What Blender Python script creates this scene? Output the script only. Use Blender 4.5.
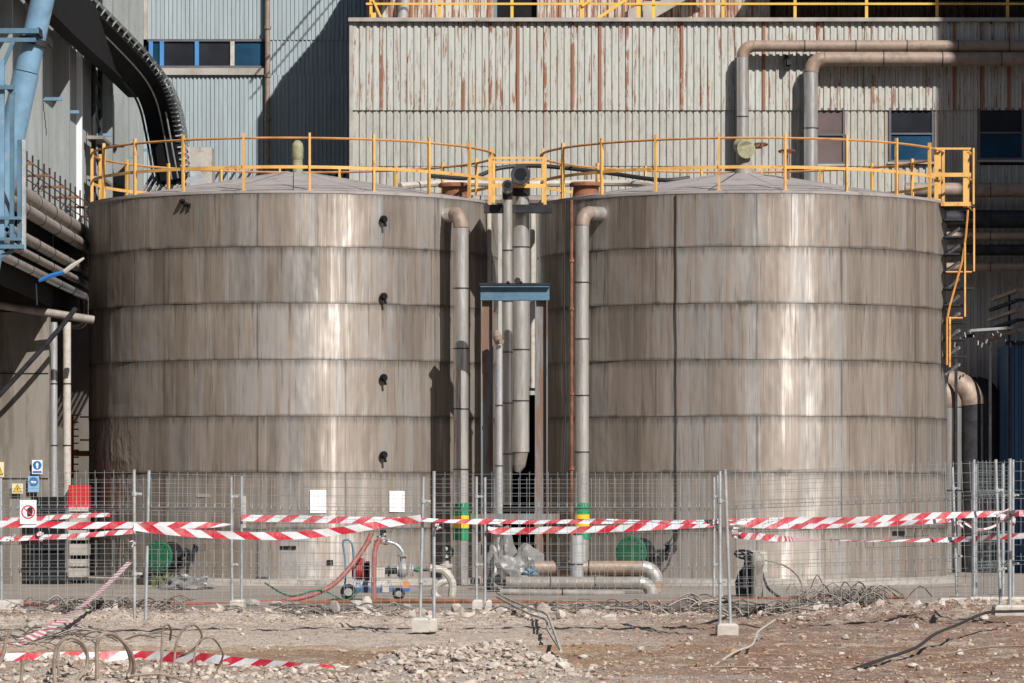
import bpy, bmesh, math, random
from mathutils import Vector, Matrix, noise as mnoise
R = math.radians
random.seed(7)
scene = bpy.context.scene
C = scene.collection
for o in list(bpy.data.objects):
    bpy.data.objects.remove(o)

# ------------------------------------------------------------------ camera, sky, sun, exposure
F = 4080.0            # focal length in pixels of the 1024 px wide picture
EYE = 1.6
HY = 507.0            # horizon row
cam_data = bpy.data.cameras.new('camera')
cam = bpy.data.objects.new('camera', cam_data)
C.objects.link(cam)
cam.location = (0, 0, EYE)
cam.rotation_euler = (R(90), 0, 0)
cam_data.sensor_width = 36
cam_data.lens = F / 1024 * 36
cam_data.shift_y = (HY - 341.5) / 1024
cam_data.clip_start = 1
cam_data.clip_end = 2000
scene.camera = cam

AZ, EL = R(30), R(40)
SUN = Vector((math.sin(AZ) * math.cos(EL), -math.cos(AZ) * math.cos(EL), math.sin(EL)))
world = bpy.data.worlds.new("World")
scene.world = world
world.use_nodes = True
wn = world.node_tree
wn.nodes.clear()
sky = wn.nodes.new('ShaderNodeTexSky')
sky.sky_type = 'NISHITA'
sky.sun_disc = False
sky.sun_elevation = EL
sky.sun_rotation = R(150)
bg = wn.nodes.new('ShaderNodeBackground')
bg.inputs['Strength'].default_value = 0.05
wo = wn.nodes.new('ShaderNodeOutputWorld')
wn.links.new(sky.outputs[0], bg.inputs[0])
wn.links.new(bg.outputs[0], wo.inputs[0])
sl = bpy.data.lights.new('sun', 'SUN')
sl.energy = 5.0
sl.angle = R(0.5)
sl.color = (1.0, 0.955, 0.89)
so = bpy.data.objects.new('sun', sl)
C.objects.link(so)
so.location = (20, -30, 40)
so.rotation_euler = SUN.to_track_quat('Z', 'Y').to_euler()
scene.view_settings.view_transform = 'Standard'
scene.view_settings.look = 'None'
scene.view_settings.gamma = 1
scene.view_settings.exposure = 0.24
scene.cycles.max_bounces = 6

# ------------------------------------------------------------------ helpers
def P(px, py, Y):
    return Vector(((px - 512) / F * Y, Y, EYE + (HY - py) / F * Y))
def X(px, Y):
    return (px - 512) / F * Y
def Z(py, Y):
    return EYE + (HY - py) / F * Y

WO = {}
def thing(name, label, cat, loc=(0, 0, 0), group=None):
    o = bpy.data.objects.new(name, None)
    o.empty_display_size = 0.2
    C.objects.link(o)
    o.location = loc
    o['label'] = label
    o['category'] = cat
    if group:
        o['group'] = group
    WO[o.name] = Vector(loc)
    return o
def tag(o, label, cat, group=None):
    o['label'] = label
    o['category'] = cat
    if group:
        o['group'] = group
    return o
def struct(o):
    o['kind'] = 'structure'
    return o
def stuff(o, label=None, cat=None):
    o['kind'] = 'stuff'
    if label:
        o['label'] = label
    if cat:
        o['category'] = cat
    return o

def frame_of(d):
    d = d.normalized()
    up = Vector((0, 0, 1)) if abs(d.z) < 0.95 else Vector((1, 0, 0))
    a = d.cross(up).normalized()
    b = a.cross(d).normalized()
    return a, b

class MB:
    def __init__(s):
        s.v, s.f, s.uv = [], [], None
    def add(s, vs, fs):
        n = len(s.v)
        s.v += [tuple(v) for v in vs]
        s.f += [tuple(i + n for i in f) for f in fs]
        return s
    def box(s, x0, x1, y0, y1, z0, z1):
        vs = [(x, y, z) for z in (z0, z1) for y in (y0, y1) for x in (x0, x1)]
        return s.add(vs, [(0, 2, 3, 1), (4, 5, 7, 6), (0, 1, 5, 4), (1, 3, 7, 5), (3, 2, 6, 7), (2, 0, 4, 6)])
    def obox(s, c, size, rot):
        c = Vector(c)
        vs = []
        for z in (-.5, .5):
            for y in (-.5, .5):
                for x in (-.5, .5):
                    vs.append(c + rot @ Vector((x * size[0], y * size[1], z * size[2])))
        return s.add(vs, [(0, 2, 3, 1), (4, 5, 7, 6), (0, 1, 5, 4), (1, 3, 7, 5), (3, 2, 6, 7), (2, 0, 4, 6)])
    def bar(s, a, b, w, h):
        a, b = Vector(a), Vector(b)
        d = b - a
        n1, n2 = frame_of(d)
        vs = []
        for p in (a, b):
            for (i, j) in ((-1, -1), (1, -1), (1, 1), (-1, 1)):
                vs.append(p + n1 * (i * w / 2) + n2 * (j * h / 2))
        return s.add(vs, [(3, 2, 1, 0), (4, 5, 6, 7), (0, 1, 5, 4), (1, 2, 6, 5), (2, 3, 7, 6), (3, 0, 4, 7)])
    def tube(s, pts, r, seg=12, cap=True):
        pts = [Vector(p) for p in pts]
        n = len(pts)
        rr = r if isinstance(r, (list, tuple)) else [r] * n
        vs, fs = [], []
        d0 = (pts[1] - pts[0])
        a, b = frame_of(d0)
        for i, p in enumerate(pts):
            if i == 0: d = pts[1] - pts[0]
            elif i == n - 1: d = pts[-1] - pts[-2]
            else: d = (pts[i + 1] - p).normalized() + (p - pts[i - 1]).normalized()
            if d.length < 1e-9: d = d0
            d.normalize()
            a = (a - d * a.dot(d))
            if a.length < 1e-6: a, b = frame_of(d)
            a.normalize()
            b = d.cross(a)
            for k in range(seg):
                t = 2 * math.pi * k / seg
                vs.append(p + (a * math.cos(t) + b * math.sin(t)) * rr[i])
        for i in range(n - 1):
            for k in range(seg):
                k2 = (k + 1) % seg
                fs.append((i * seg + k, i * seg + k2, (i + 1) * seg + k2, (i + 1) * seg + k))
        if cap:
            fs.append(tuple(range(seg - 1, -1, -1)))
            fs.append(tuple((n - 1) * seg + k for k in range(seg)))
        return s.add(vs, fs)
    def lathe(s, c, prof, seg=16, axis=(0, 0, 1), cap=True):
        """prof: list of (radius, distance along axis)"""
        c = Vector(c)
        ax = Vector(axis).normalized()
        a, b = frame_of(ax)
        vs, fs = [], []
        for (r, h) in prof:
            for k in range(seg):
                t = 2 * math.pi * k / seg
                vs.append(c + ax * h + (a * math.cos(t) - b * math.sin(t)) * r)
        n = len(prof)
        for i in range(n - 1):
            for k in range(seg):
                k2 = (k + 1) % seg
                fs.append((i * seg + k, i * seg + k2, (i + 1) * seg + k2, (i + 1) * seg + k))
        if cap:
            fs.append(tuple(range(seg - 1, -1, -1)))
            fs.append(tuple((n - 1) * seg + k for k in range(seg)))
        return s.add(vs, fs)
    def build(s, name, m, parent=None, smooth=True, uv=None, recalc=True):
        org = Vector((0, 0, 0))
        if parent is not None:
            org = WO.get(parent.name, Vector((0, 0, 0)))
        me = bpy.data.meshes.new(name)
        me.from_pydata([(v[0] - org[0], v[1] - org[1], v[2] - org[2]) for v in s.v], [], s.f)
        if uv:
            lay = me.uv_layers.new(name='UVMap')
            for l in me.loops:
                lay.data[l.index].uv = uv[l.vertex_index]
        if recalc:
            bm = bmesh.new()
            bm.from_mesh(me)
            bmesh.ops.recalc_face_normals(bm, faces=bm.faces)
            bm.to_mesh(me)
            bm.free()
        me.materials.append(m)
        if smooth:
            me.shade_smooth()
            me.set_sharp_from_angle(angle=R(38))
        o = bpy.data.objects.new(name, me)
        C.objects.link(o)
        if parent is not None:
            o.parent = parent
        WO[o.name] = org.copy()
        return o

def center_thing(o):
    """move a parentless mesh object's origin to its base centre"""
    me = o.data
    xs = [v.co.x for v in me.vertices]; ys = [v.co.y for v in me.vertices]; zs = [v.co.z for v in me.vertices]
    c = Vector(((min(xs) + max(xs)) / 2, (min(ys) + max(ys)) / 2, min(zs)))
    me.transform(Matrix.Translation(-c))
    o.location = c
    WO[o.name] = c
    return o

def dup(root, loc, rotz=0.0, label=None, group=None):
    r = root.copy()
    C.objects.link(r)
    r.location = loc
    r.rotation_euler = (0, 0, rotz)
    if label: r['label'] = label
    if group: r['group'] = group
    for ch in list(root.children):
        c = ch.copy()
        C.objects.link(c)
        c.parent = r
        for g in ch.children:
            d = g.copy()
            C.objects.link(d)
            d.parent = c
    WO[r.name] = Vector(loc)
    return r

def arc_pts(p0, corner, p1, r, n=6):
    """points from p0 to p1 through a rounded corner of radius r"""
    p0, c, p1 = Vector(p0), Vector(corner), Vector(p1)
    d0 = (p0 - c).normalized(); d1 = (p1 - c).normalized()
    ang = math.acos(max(-1, min(1, d0.dot(d1))))
    t = r / math.tan(ang / 2)
    a, b = c + d0 * t, c + d1 * t
    bis = (d0 + d1).normalized()
    cc = c + bis * (r / math.sin(ang / 2))
    u = (a - cc); w = (b - cc)
    tot = math.acos(max(-1, min(1, u.normalized().dot(w.normalized()))))
    out = []
    for i in range(n + 1):
        k = i / n
        out.append(cc + (u * math.sin((1 - k) * tot) + w * math.sin(k * tot)) / math.sin(tot))
    return out

def spline(pts, n=8):
    pts = [Vector(p) for p in pts]
    P_ = [pts[0] * 2 - pts[1]] + pts + [pts[-1] * 2 - pts[-2]]
    out = []
    for i in range(1, len(P_) - 2):
        a, b, c, d = P_[i - 1:i + 3]
        for k in range(n):
            t = k / n
            out.append(0.5 * ((2 * b) + (c - a) * t + (2 * a - 5 * b + 4 * c - d) * t * t + (3 * b - a - 3 * c + d) * t ** 3))
    out.append(pts[-1])
    return out

# ------------------------------------------------------------------ materials
class NT:
    def __init__(s, name):
        s.m = bpy.data.materials.new(name)
        s.m.use_nodes = True
        s.t = s.m.node_tree
        s.b = s.t.nodes['Principled BSDF']
    def n(s, typ, **kw):
        nd = s.t.nodes.new(typ)
        for k, v in kw.items():
            setattr(nd, k, v)
        return nd
    def l(s, a, b):
        s.t.links.new(a, b)
    def pos(s, kind='world', scale=(1, 1, 1), rnd=None):
        if kind == 'world':
            src = s.n('ShaderNodeNewGeometry').outputs['Position']
        else:
            src = s.n('ShaderNodeTexCoord').outputs['Object']
        mp = s.n('ShaderNodeMapping')
        mp.inputs['Scale'].default_value = scale
        s.l(src, mp.inputs['Vector'])
        out = mp.outputs[0]
        if rnd:
            oi = s.n('ShaderNodeObjectInfo')
            vm = s.n('ShaderNodeVectorMath', operation='SCALE')
            vm.inputs[0].default_value = rnd
            s.l(oi.outputs['Random'], vm.inputs['Scale'])
            va = s.n('ShaderNodeVectorMath', operation='ADD')
            s.l(out, va.inputs[0]); s.l(vm.outputs[0], va.inputs[1])
            out = va.outputs[0]
        return out
    def noise(s, vec, scale, detail=4, rough=0.6):
        nz = s.n('ShaderNodeTexNoise')
        nz.inputs['Scale'].default_value = scale
        nz.inputs['Detail'].default_value = detail
        nz.inputs['Roughness'].default_value = rough
        s.l(vec, nz.inputs['Vector'])
        return nz.outputs['Fac']
    def ramp(s, fac, stops):
        r = s.n('ShaderNodeValToRGB')
        el = r.color_ramp.elements
        while len(el) < len(stops):
            el.new(0.5)
        for e, (p, c) in zip(el, stops):
            e.position = p
            e.color = (c, c, c, 1) if isinstance(c, (int, float)) else (*c, 1)
        s.l(fac, r.inputs[0])
        return r.outputs[0]
    def mix(s, fac, a, b, mode='MIX'):
        m = s.n('ShaderNodeMix', data_type='RGBA', blend_type=mode)
        for inp, v in ((m.inputs[0], fac), (m.inputs[6], a), (m.inputs[7], b)):
            if isinstance(v, (int, float)): inp.default_value = v
            elif isinstance(v, tuple): inp.default_value = (*v, 1)
            else: s.l(v, inp)
        return m.outputs[2]
    def math(s, op, a, b=None, clamp=False):
        m = s.n('ShaderNodeMath', operation=op, use_clamp=clamp)
        for inp, v in zip(m.inputs, (a, b)):
            if v is None: continue
            if isinstance(v, (int, float)): inp.default_value = v
            else: s.l(v, inp)
        return m.outputs[0]
    def bump(s, h, strength=0.3, dist=0.02):
        b = s.n('ShaderNodeBump')
        b.inputs['Strength'].default_value = strength
        b.inputs['Distance'].default_value = dist
        s.l(h, b.inputs['Height'])
        s.l(b.outputs[0], s.b.inputs['Normal'])
    def set(s, **kw):
        for k, v in kw.items():
            i = s.b.inputs[{'color': 'Base Color', 'rough': 'Roughness', 'metal': 'Metallic', 'spec': 'Specular IOR Level', 'trans': 'Transmission Weight', 'alpha': 'Alpha'}[k]]
            if isinstance(v, (int, float)): i.default_value = v
            elif isinstance(v, tuple): i.default_value = (*v, 1)
            else: s.l(v, i)
        return s.m

def M(name, col, rough=0.6, metal=0.0, var=0.25, scale=3.0, dirt=None, dirt_at=0.55, streak=False, bump=0.15, kind='world'):
    t = NT(name)
    sc = (1, 1, 0.12) if streak else (1, 1, 1)
    v = t.pos(kind, sc, rnd=(3, 5, 7))
    f1 = t.noise(v, scale)
    dark = tuple(c * (1 - var) for c in col); light = tuple(min(1, c * (1 + var)) for c in col)
    c = t.mix(t.ramp(f1, [(0.3, 0.0), (0.7, 1.0)]), dark, light)
    f2 = t.noise(v, scale * 7, 3)
    if dirt:
        f3 = t.noise(t.pos(kind, sc, rnd=(9, 2, 4)), scale * 1.7, 6, 0.7)
        mk = t.ramp(f3, [(dirt_at - 0.06, 0.0), (dirt_at + 0.06, 1.0)])
        c = t.mix(mk, c, dirt)
        if metal > 0:
            t.set(metal=t.math('MULTIPLY', t.math('SUBTRACT', 1.0, mk), metal))
    elif metal > 0:
        t.set(metal=metal)
    t.set(color=c, rough=t.math('ADD', t.math('MULTIPLY', t.math('SUBTRACT', f2, 0.5), 0.35), rough, True))
    if bump: t.bump(f2, bump, 0.01)
    return t.m

RUST = (0.20, 0.085, 0.045)
m_yellow = M('safety_yellow_paint', (0.64, 0.36, 0.10), 0.5, 0, 0.18, 2.5, dirt=(0.45, 0.17, 0.05), dirt_at=0.62)
m_yellow2 = M('yellow_rail_paint', (0.66, 0.40, 0.07), 0.5, 0, 0.12, 2)
m_railtop = M('worn_rail_top', (0.46, 0.21, 0.06), 0.7, 0, 0.3, 3)
m_alu = M('aluminium_cladding', (0.60, 0.58, 0.555), 0.34, 0.7, 0.25, 4, streak=True, dirt=(0.28, 0.24, 0.2), dirt_at=0.62)
m_alu_b = M('bright_aluminium_cladding', (0.76, 0.77, 0.79), 0.3, 0.7, 0.15, 4, streak=True)
m_alu_d = M('dusty_aluminium_cladding', (0.33, 0.26, 0.21), 0.55, 0.35, 0.3, 4, dirt=(0.30, 0.2, 0.14), dirt_at=0.5)
m_duste = M('dusty_silver_elbow', (0.42, 0.41, 0.39), 0.5, 0.4, 0.25, 6, dirt=(0.25, 0.22, 0.2), dirt_at=0.52)
m_dustduct = M('brown_dusted_duct', (0.24, 0.185, 0.155), 0.6, 0.15, 0.25, 3, dirt=(0.30, 0.22, 0.17), dirt_at=0.5)
m_elbow = M('weathered_brown_elbow', (0.27, 0.205, 0.165), 0.6, 0.2, 0.3, 6)
m_pipedust = M('dust_covered_pipe', (0.25, 0.225, 0.20), 0.7, 0.1, 0.3, 5, dirt=(0.2, 0.17, 0.15), dirt_at=0.58)
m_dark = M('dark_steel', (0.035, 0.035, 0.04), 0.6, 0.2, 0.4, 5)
m_black = M('flat_black', (0.012, 0.012, 0.014), 0.9, 0, 0.3, 5)  # plain black; also painted shade in the bay and between the tanks
m_blue = M('blue_steel_paint', (0.085, 0.165, 0.235), 0.45, 0, 0.2, 3, dirt=(0.2, 0.2, 0.18), dirt_at=0.68)
m_blue_l = M('light_blue_paint', (0.15, 0.27, 0.385), 0.45, 0, 0.2, 3, dirt=(0.36, 0.33, 0.28), dirt_at=0.66)
m_blue_r = M('rusting_blue_column', (0.17, 0.19, 0.20), 0.6, 0, 0.3, 3, dirt=(0.17,0.10,0.07), dirt_at=0.5, streak=True)
for mm_ in (m_dark, m_black): mm_.node_tree.nodes['Principled BSDF'].inputs['Specular IOR Level'].default_value = 0.15
m_rust = M('rusty_steel', RUST, 0.85, 0.1, 0.45, 6)
m_galv = M('galvanised_steel', (0.50, 0.53, 0.55), 0.45, 0.6, 0.2, 5)
m_wire = M('galvanised_wire', (0.33, 0.36, 0.37), 0.5, 0.4, 0.2, 5, bump=0)
m_green = M('green_painted_flange', (0.012, 0.13, 0.065), 0.5, 0, 0.3, 5, dirt=(0.05, 0.1, 0.06), dirt_at=0.55)
m_pumpblue = M('grimy_blue_paint', (0.035, 0.12, 0.27), 0.5, 0, 0.3, 9, dirt=(0.13, 0.12, 0.11), dirt_at=0.55)
m_pumpwhite = M('grimy_white_paint', (0.52, 0.52, 0.51), 0.5, 0, 0.2, 9, dirt=(0.25, 0.21, 0.18), dirt_at=0.56)
m_bgreen = M('green_band', (0.01, 0.22, 0.09), 0.5, 0, 0.1, 5)
m_byellow = M('yellow_band', (0.85, 0.50, 0.01), 0.5, 0, 0.1, 5)
m_conc = M('concrete', (0.36, 0.33, 0.30), 0.9, 0, 0.2, 3, dirt=(0.24, 0.21, 0.19), dirt_at=0.58, bump=0.4)
m_conc_dk = M('seam_and_shade_concrete', (0.13, 0.115, 0.10), 0.9, 0, 0.3, 1.2, bump=0.3)  # bay shade put into the colour; also backs the tank seams
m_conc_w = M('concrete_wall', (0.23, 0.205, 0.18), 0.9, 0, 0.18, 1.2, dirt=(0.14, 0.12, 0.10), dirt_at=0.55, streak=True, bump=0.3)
m_conc_l = M('pale_concrete', (0.46, 0.43, 0.39), 0.9, 0, 0.15, 6, dirt=(0.34, 0.28, 0.23), dirt_at=0.6, bump=0.4)
m_white = M('white_plastic', (0.75, 0.76, 0.78), 0.4, 0, 0.05, 3, bump=0)
m_paper = M('white_paper_notice', (0.85, 0.86, 0.88), 0.7, 0, 0.04, 6, bump=0)
m_red = M('red_paint', (0.36, 0.03, 0.035), 0.5, 0, 0.3, 7, dirt=(0.15, 0.06, 0.05), dirt_at=0.56)
m_redbox = M('red_cabinet_paint', (0.52, 0.02, 0.02), 0.4, 0, 0.1, 5)
m_hose = M('red_rubber_hose', (0.26, 0.075, 0.062), 0.6, 0, 0.25, 8)
m_hosew = M('pale_hose', (0.44, 0.40, 0.35), 0.6, 0, 0.2, 8)
m_olive = M('mossy_olive_paint', (0.25, 0.25, 0.15), 0.8, 0, 0.35, 9, dirt=(0.3, 0.25, 0.16), dirt_at=0.55)
m_grey = M('grey_machine_paint', (0.30, 0.30, 0.30), 0.5, 0.2, 0.2, 6)
m_signblue = M('sign_blue', (0.02, 0.14, 0.42), 0.4, 0, 0.05, 3, bump=0)
m_signyel = M('sign_yellow', (0.78, 0.47, 0.01), 0.4, 0, 0.05, 3, bump=0)
m_signred = M('sign_red', (0.62, 0.02, 0.03), 0.4, 0, 0.05, 3, bump=0)
m_signcream = M('sign_cream', (0.70, 0.60, 0.40), 0.5, 0, 0.05, 3, bump=0)
m_frameblue = M('blue_window_frame', (0.06, 0.22, 0.52), 0.5, 0, 0.15, 3)
m_trim = M('grey_wall_trim', (0.36, 0.33, 0.30), 0.7, 0.1, 0.25, 2, dirt=RUST, dirt_at=0.66)
m_roof = M('tank_roof_plate_paint', (0.30, 0.275, 0.27), 0.8, 0, 0.15, 1.5, dirt=(0.2, 0.17, 0.16), dirt_at=0.6)
m_cable = M('black_cable', (0.025, 0.025, 0.025), 0.6, 0, 0.3, 5)
m_cablegrey = M('dusty_grey_cable', (0.25, 0.20, 0.165), 0.8, 0, 0.35, 9)
m_orange = M('orange_paint', (0.58, 0.24, 0.05), 0.5, 0, 0.15, 4)
m_navy = M('navy_container_paint', (0.03, 0.10, 0.22), 0.5, 0, 0.25, 2, streak=True)
m_weed = M('weed_green', (0.11, 0.13, 0.04), 0.8, 0, 0.4, 12)
m_brick = M('orange_brown_stone', (0.40, 0.22, 0.13), 0.9, 0, 0.3, 6, bump=0.4)

def glass_mat(name, col, rough=0.12):
    t = NT(name)
    f = t.noise(t.pos('world', (1, 1, 1), rnd=(4, 4, 4)), 1.2, 3)
    t.set(color=t.mix(t.ramp(f, [(0.35, 0.0), (0.65, 1.0)]), tuple(c * 0.6 for c in col), col), rough=rough, spec=0.6)
    return t.m
m_glass_d = glass_mat('dark_window_glass', (0.03, 0.032, 0.04))
m_glass_b = glass_mat('blue_window_glass', (0.02, 0.07, 0.13))
m_glass_r = glass_mat('dusty_reddish_glass', (0.14, 0.10, 0.10), 0.4)

def plastic_film():
    t = NT('dusty_plastic_film')
    f = t.noise(t.pos('world'), 9, 5)
    t.set(color=t.mix(f, (0.19, 0.18, 0.175), (0.32, 0.315, 0.31)), rough=0.35, trans=0.25)
    t.bump(f, 0.6, 0.03)
    return t.m
m_film = plastic_film()

def tank_mat():
    t = NT('tank_cladding')
    s1 = t.noise(t.pos('world', (1, 1, 0.05), rnd=(0.0, 0.0, 0.35)), 1.5, 3, 0.55)
    s2 = t.noise(t.pos('world', (1, 1, 0.032), rnd=(0.02, 0.01, 0.25)), 7.5, 5, 0.7)
    s3 = t.noise(t.pos('world', (1, 1, 0.03), rnd=(0.02, 0, 0.2)), 24, 3, 0.6)
    s4 = t.noise(t.pos('world', (1, 1, 0.05), rnd=(0.1, 0.1, 0.5)), 3.2, 4, 0.6)
    cloud = t.noise(t.pos('world'), 1.3, 5, 0.6)
    c = t.mix(t.ramp(s2, [(0.32, 0.0), (0.68, 1.0)]), (0.225, 0.182, 0.152), (0.42, 0.355, 0.305))
    c = t.mix(t.ramp(s1, [(0.38, 0.0), (0.62, 0.7)]), c, (0.43, 0.365, 0.312))
    # blue-grey washed streaks
    bl = t.math('MULTIPLY', t.ramp(s4, [(0.54, 0.0), (0.62, 1.0)]), 0.5)
    c = t.mix(bl, c, (0.38, 0.39, 0.395))
    # bright worn metal streaks
    w = t.ramp(t.math('ADD', t.math('MULTIPLY', s1, 0.6), t.math('MULTIPLY', s2, 0.4)), [(0.515, 0.0), (0.575, 1.0)])
    c = t.mix(t.math('MULTIPLY', w, 0.7), c, (0.66, 0.64, 0.62))
    brd = t.noise(t.pos('world', (1, 1, 0.10), rnd=(0.3, 0.2, 1.2)), 1.1, 6, 0.72)
    c = t.mix(t.math('MULTIPLY', t.ramp(brd, [(0.50, 0.0), (0.62, 1.0)]), 0.5), c, (0.15, 0.12, 0.10))
    c = t.mix(t.math('MULTIPLY', t.ramp(brd, [(0.34, 1.0), (0.44, 0.0)]), 0.35), c, (0.50, 0.46, 0.42))
    # thin dark and pale runs
    c = t.mix(t.math('MULTIPLY', t.ramp(s3, [(0.58, 0.0), (0.68, 1.0)]), 0.45), c, (0.075, 0.06, 0.05))
    c = t.mix(t.math('MULTIPLY', t.ramp(s3, [(0.30, 1.0), (0.38, 0.0)]), 0.35), c, (0.42, 0.38, 0.34))
    # grime by the seams
    uv = t.n('ShaderNodeUVMap')
    sp = t.n('ShaderNodeSeparateXYZ')
    t.l(uv.outputs[0], sp.inputs[0])
    v = sp.outputs[1]
    u = sp.outputs[0]
    vn = t.math('ADD', v, t.math('MULTIPLY', t.math('SUBTRACT', s3, 0.5), 0.35))
    top = t.ramp(vn, [(0.86, 0.0), (0.99, 1.0)])
    bot = t.ramp(t.math('ADD', v, t.math('MULTIPLY', t.math('SUBTRACT', cloud, 0.5), 0.12)), [(0.01, 1.0), (0.045, 0.0)])
    c = t.mix(t.math('MULTIPLY', top, 0.5), c, (0.06, 0.05, 0.042))
    c = t.mix(t.math('MULTIPLY', bot, 0.45), c, (0.05, 0.042, 0.036))
    ue = t.math('ABSOLUTE', t.math('SUBTRACT', u, 0.5))
    un = t.math('ADD', ue, t.math('MULTIPLY', t.math('SUBTRACT', cloud, 0.5), 0.02))
    c = t.mix(t.math('MULTIPLY', t.ramp(un, [(0.490, 0.0), (0.498, 1.0)]), 0.42), c, (0.06, 0.05, 0.042))
    blot = t.noise(t.pos('world', (1, 1, 0.25), rnd=(0, 0, 0)), 2.4, 4, 0.7)
    ve = t.math('SUBTRACT', 0.5, t.math('ABSOLUTE', t.math('SUBTRACT', v, 0.5)))
    vb = t.math('ADD', t.math('MULTIPLY', t.math('SUBTRACT', blot, 0.5), 0.5), t.math('MULTIPLY', ve, -1.0))
    c = t.mix(t.math('MULTIPLY', t.ramp(t.math('ADD', vb, 0.5), [(0.515, 0.0), (0.56, 1.0)]), 0.55), c, (0.075, 0.062, 0.052))
    # big soft tone differences between plates
    oi = t.n('ShaderNodeObjectInfo')
    tone = t.math('ADD', t.math('MULTIPLY', oi.outputs['Random'], 0.10), 0.67)
    tn = t.n('ShaderNodeCombineXYZ')
    for i in range(3): t.l(tone, tn.inputs[i])
    c = t.mix(1.0, c, tn.outputs[0], 'MULTIPLY')
    rough = t.math('SUBTRACT', 0.53, t.math('MULTIPLY', w, 0.18))
    rough = t.math('ADD', rough, t.math('MULTIPLY', t.math('SUBTRACT', s3, 0.5), 0.3), True)
    t.set(color=c, rough=rough, metal=t.math('ADD', t.math('MULTIPLY', w, 0.30), 0.22))
    h = t.math('ADD', t.math('MULTIPLY', t.noise(t.pos('world', (1, 1, 0.6), rnd=(5, 5, 5)), 1.7, 2), 1.0), t.math('MULTIPLY', s2, 0.10))
    # buckled plates low on the left flank of the left tank
    g = t.n('ShaderNodeNewGeometry').outputs['Position']
    sp2 = t.n('ShaderNodeSeparateXYZ'); t.l(g, sp2.inputs[0])
    mx = t.math('MULTIPLY', t.ramp(t.math('ADD', t.math('MULTIPLY', sp2.outputs[0], -0.5), -3.2), [(0.35, 0.0), (0.62, 1.0)]), t.ramp(t.math('MULTIPLY', sp2.outputs[2], 0.2), [(0.5, 1.0), (0.72, 0.0)]))
    dn = t.n('ShaderNodeTexNoise'); dn.inputs['Scale'].default_value = 3.0; dn.inputs['Detail'].default_value = 3; dn.inputs['Distortion'].default_value = 1.2
    t.l(t.pos('world', (1, 1, 0.5)), dn.inputs['Vector'])
    h = t.math('ADD', h, t.math('MULTIPLY', t.math('MULTIPLY', dn.outputs['Fac'], mx), 5.0))
    t.bump(h, 0.6, 0.05)
    tg = t.n('ShaderNodeTangent'); tg.direction_type = 'UV_MAP'
    t.l(tg.outputs[0], t.b.inputs['Tangent'])
    t.b.inputs['Anisotropic'].default_value = 0.8
    t.b.inputs['Anisotropic Rotation'].default_value = 0.25
    return t.m
m_tank = tank_mat()

def sheet_mat(name, base, rust_amount, grime, cream=(0.42, 0.40, 0.33)):
    """corrugated sheet: paint with rust along the lap rib (local x near 0) and thin runs"""
    t = NT(name)
    ob = t.n('ShaderNodeTexCoord').outputs['Object']
    sp = t.n('ShaderNodeSeparateXYZ')
    t.l(ob, sp.inputs[0])
    x, z = sp.outputs[0], sp.outputs[2]
    oi = t.n('ShaderNodeObjectInfo')
    rnd = oi.outputs['Random']
    st = t.noise(t.pos('world', (1, 1, 0.05), rnd=(1, 1, 1)), 9, 4, 0.65)
    fine = t.noise(t.pos('world', (1, 1, 0.16)), 16, 6, 0.75)
    cl = t.noise(t.pos('world'), 0.9, 4)
    c = t.mix(t.ramp(st, [(0.35, 0.0), (0.65, 1.0)]), tuple(b * 0.80 for b in base), base)
    c = t.mix(t.math('MULTIPLY', t.ramp(cl, [(0.45, 0.0), (0.7, 1.0)]), 0.5), c, cream)
    c = t.mix(t.math('MULTIPLY', t.ramp(fine, [(0.50, 0.0), (0.70, 1.0)]), grime), c, (0.17, 0.15, 0.13))
    if rust_amount > 0:
        lap = t.ramp(x, [(0.075, 1.0), (0.10, 0.0)])
        zn = t.noise(t.pos('world', (0.8, 1, 1.0), rnd=(0, 0, 0)), 0.9, 2)
        rf = t.math('ADD', t.math('ADD', fine, t.math('MULTIPLY', t.math('SUBTRACT', zn, 0.5), 1.1)), t.math('MULTIPLY', t.math('SUBTRACT', rnd, 0.55), 0.65))
        m1 = t.math('MULTIPLY', t.math('MULTIPLY', t.ramp(rf, [(0.475, 0.0), (0.53, 1.0)]), lap), min(1.0, rust_amount))
        rn = t.noise(t.pos('world', (1, 1, 0.045), rnd=(2, 0, 5)), 15, 5, 0.7)
        m2 = t.ramp(t.math('ADD', rn, t.math('MULTIPLY', t.math('SUBTRACT', fine, 0.5), 0.35)), [(0.675 - 0.09 * rust_amount, 0.0), (0.715 - 0.09 * rust_amount, 1.0)])
        mk = t.math('MAXIMUM', m1, m2)
        c = t.mix(t.math('MULTIPLY', mk, 0.92), c, t.mix(fine, (0.36, 0.12, 0.045), (0.13, 0.038, 0.02)))
    t.set(color=c, rough=0.62)
    return t.m
m_sheet_up = sheet_mat('rusting_pale_sheet', (0.485, 0.495, 0.465), 1.15, 0.55)
m_sheet_lo = sheet_mat('weathered_grey_sheet', (0.43, 0.43, 0.40), 0.3, 0.7)
m_sheet_top = sheet_mat('heavily_rusted_sheet', (0.50, 0.49, 0.45), 2.0, 0.5)
m_sheet_left = sheet_mat('blue_grey_sheet', (0.36, 0.42, 0.45), 0.0, 0.22, (0.33, 0.38, 0.41))
m_sheet_side = sheet_mat('grey_side_sheet', (0.27, 0.295, 0.30), 0.0, 0.45, (0.23, 0.235, 0.225))

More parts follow.
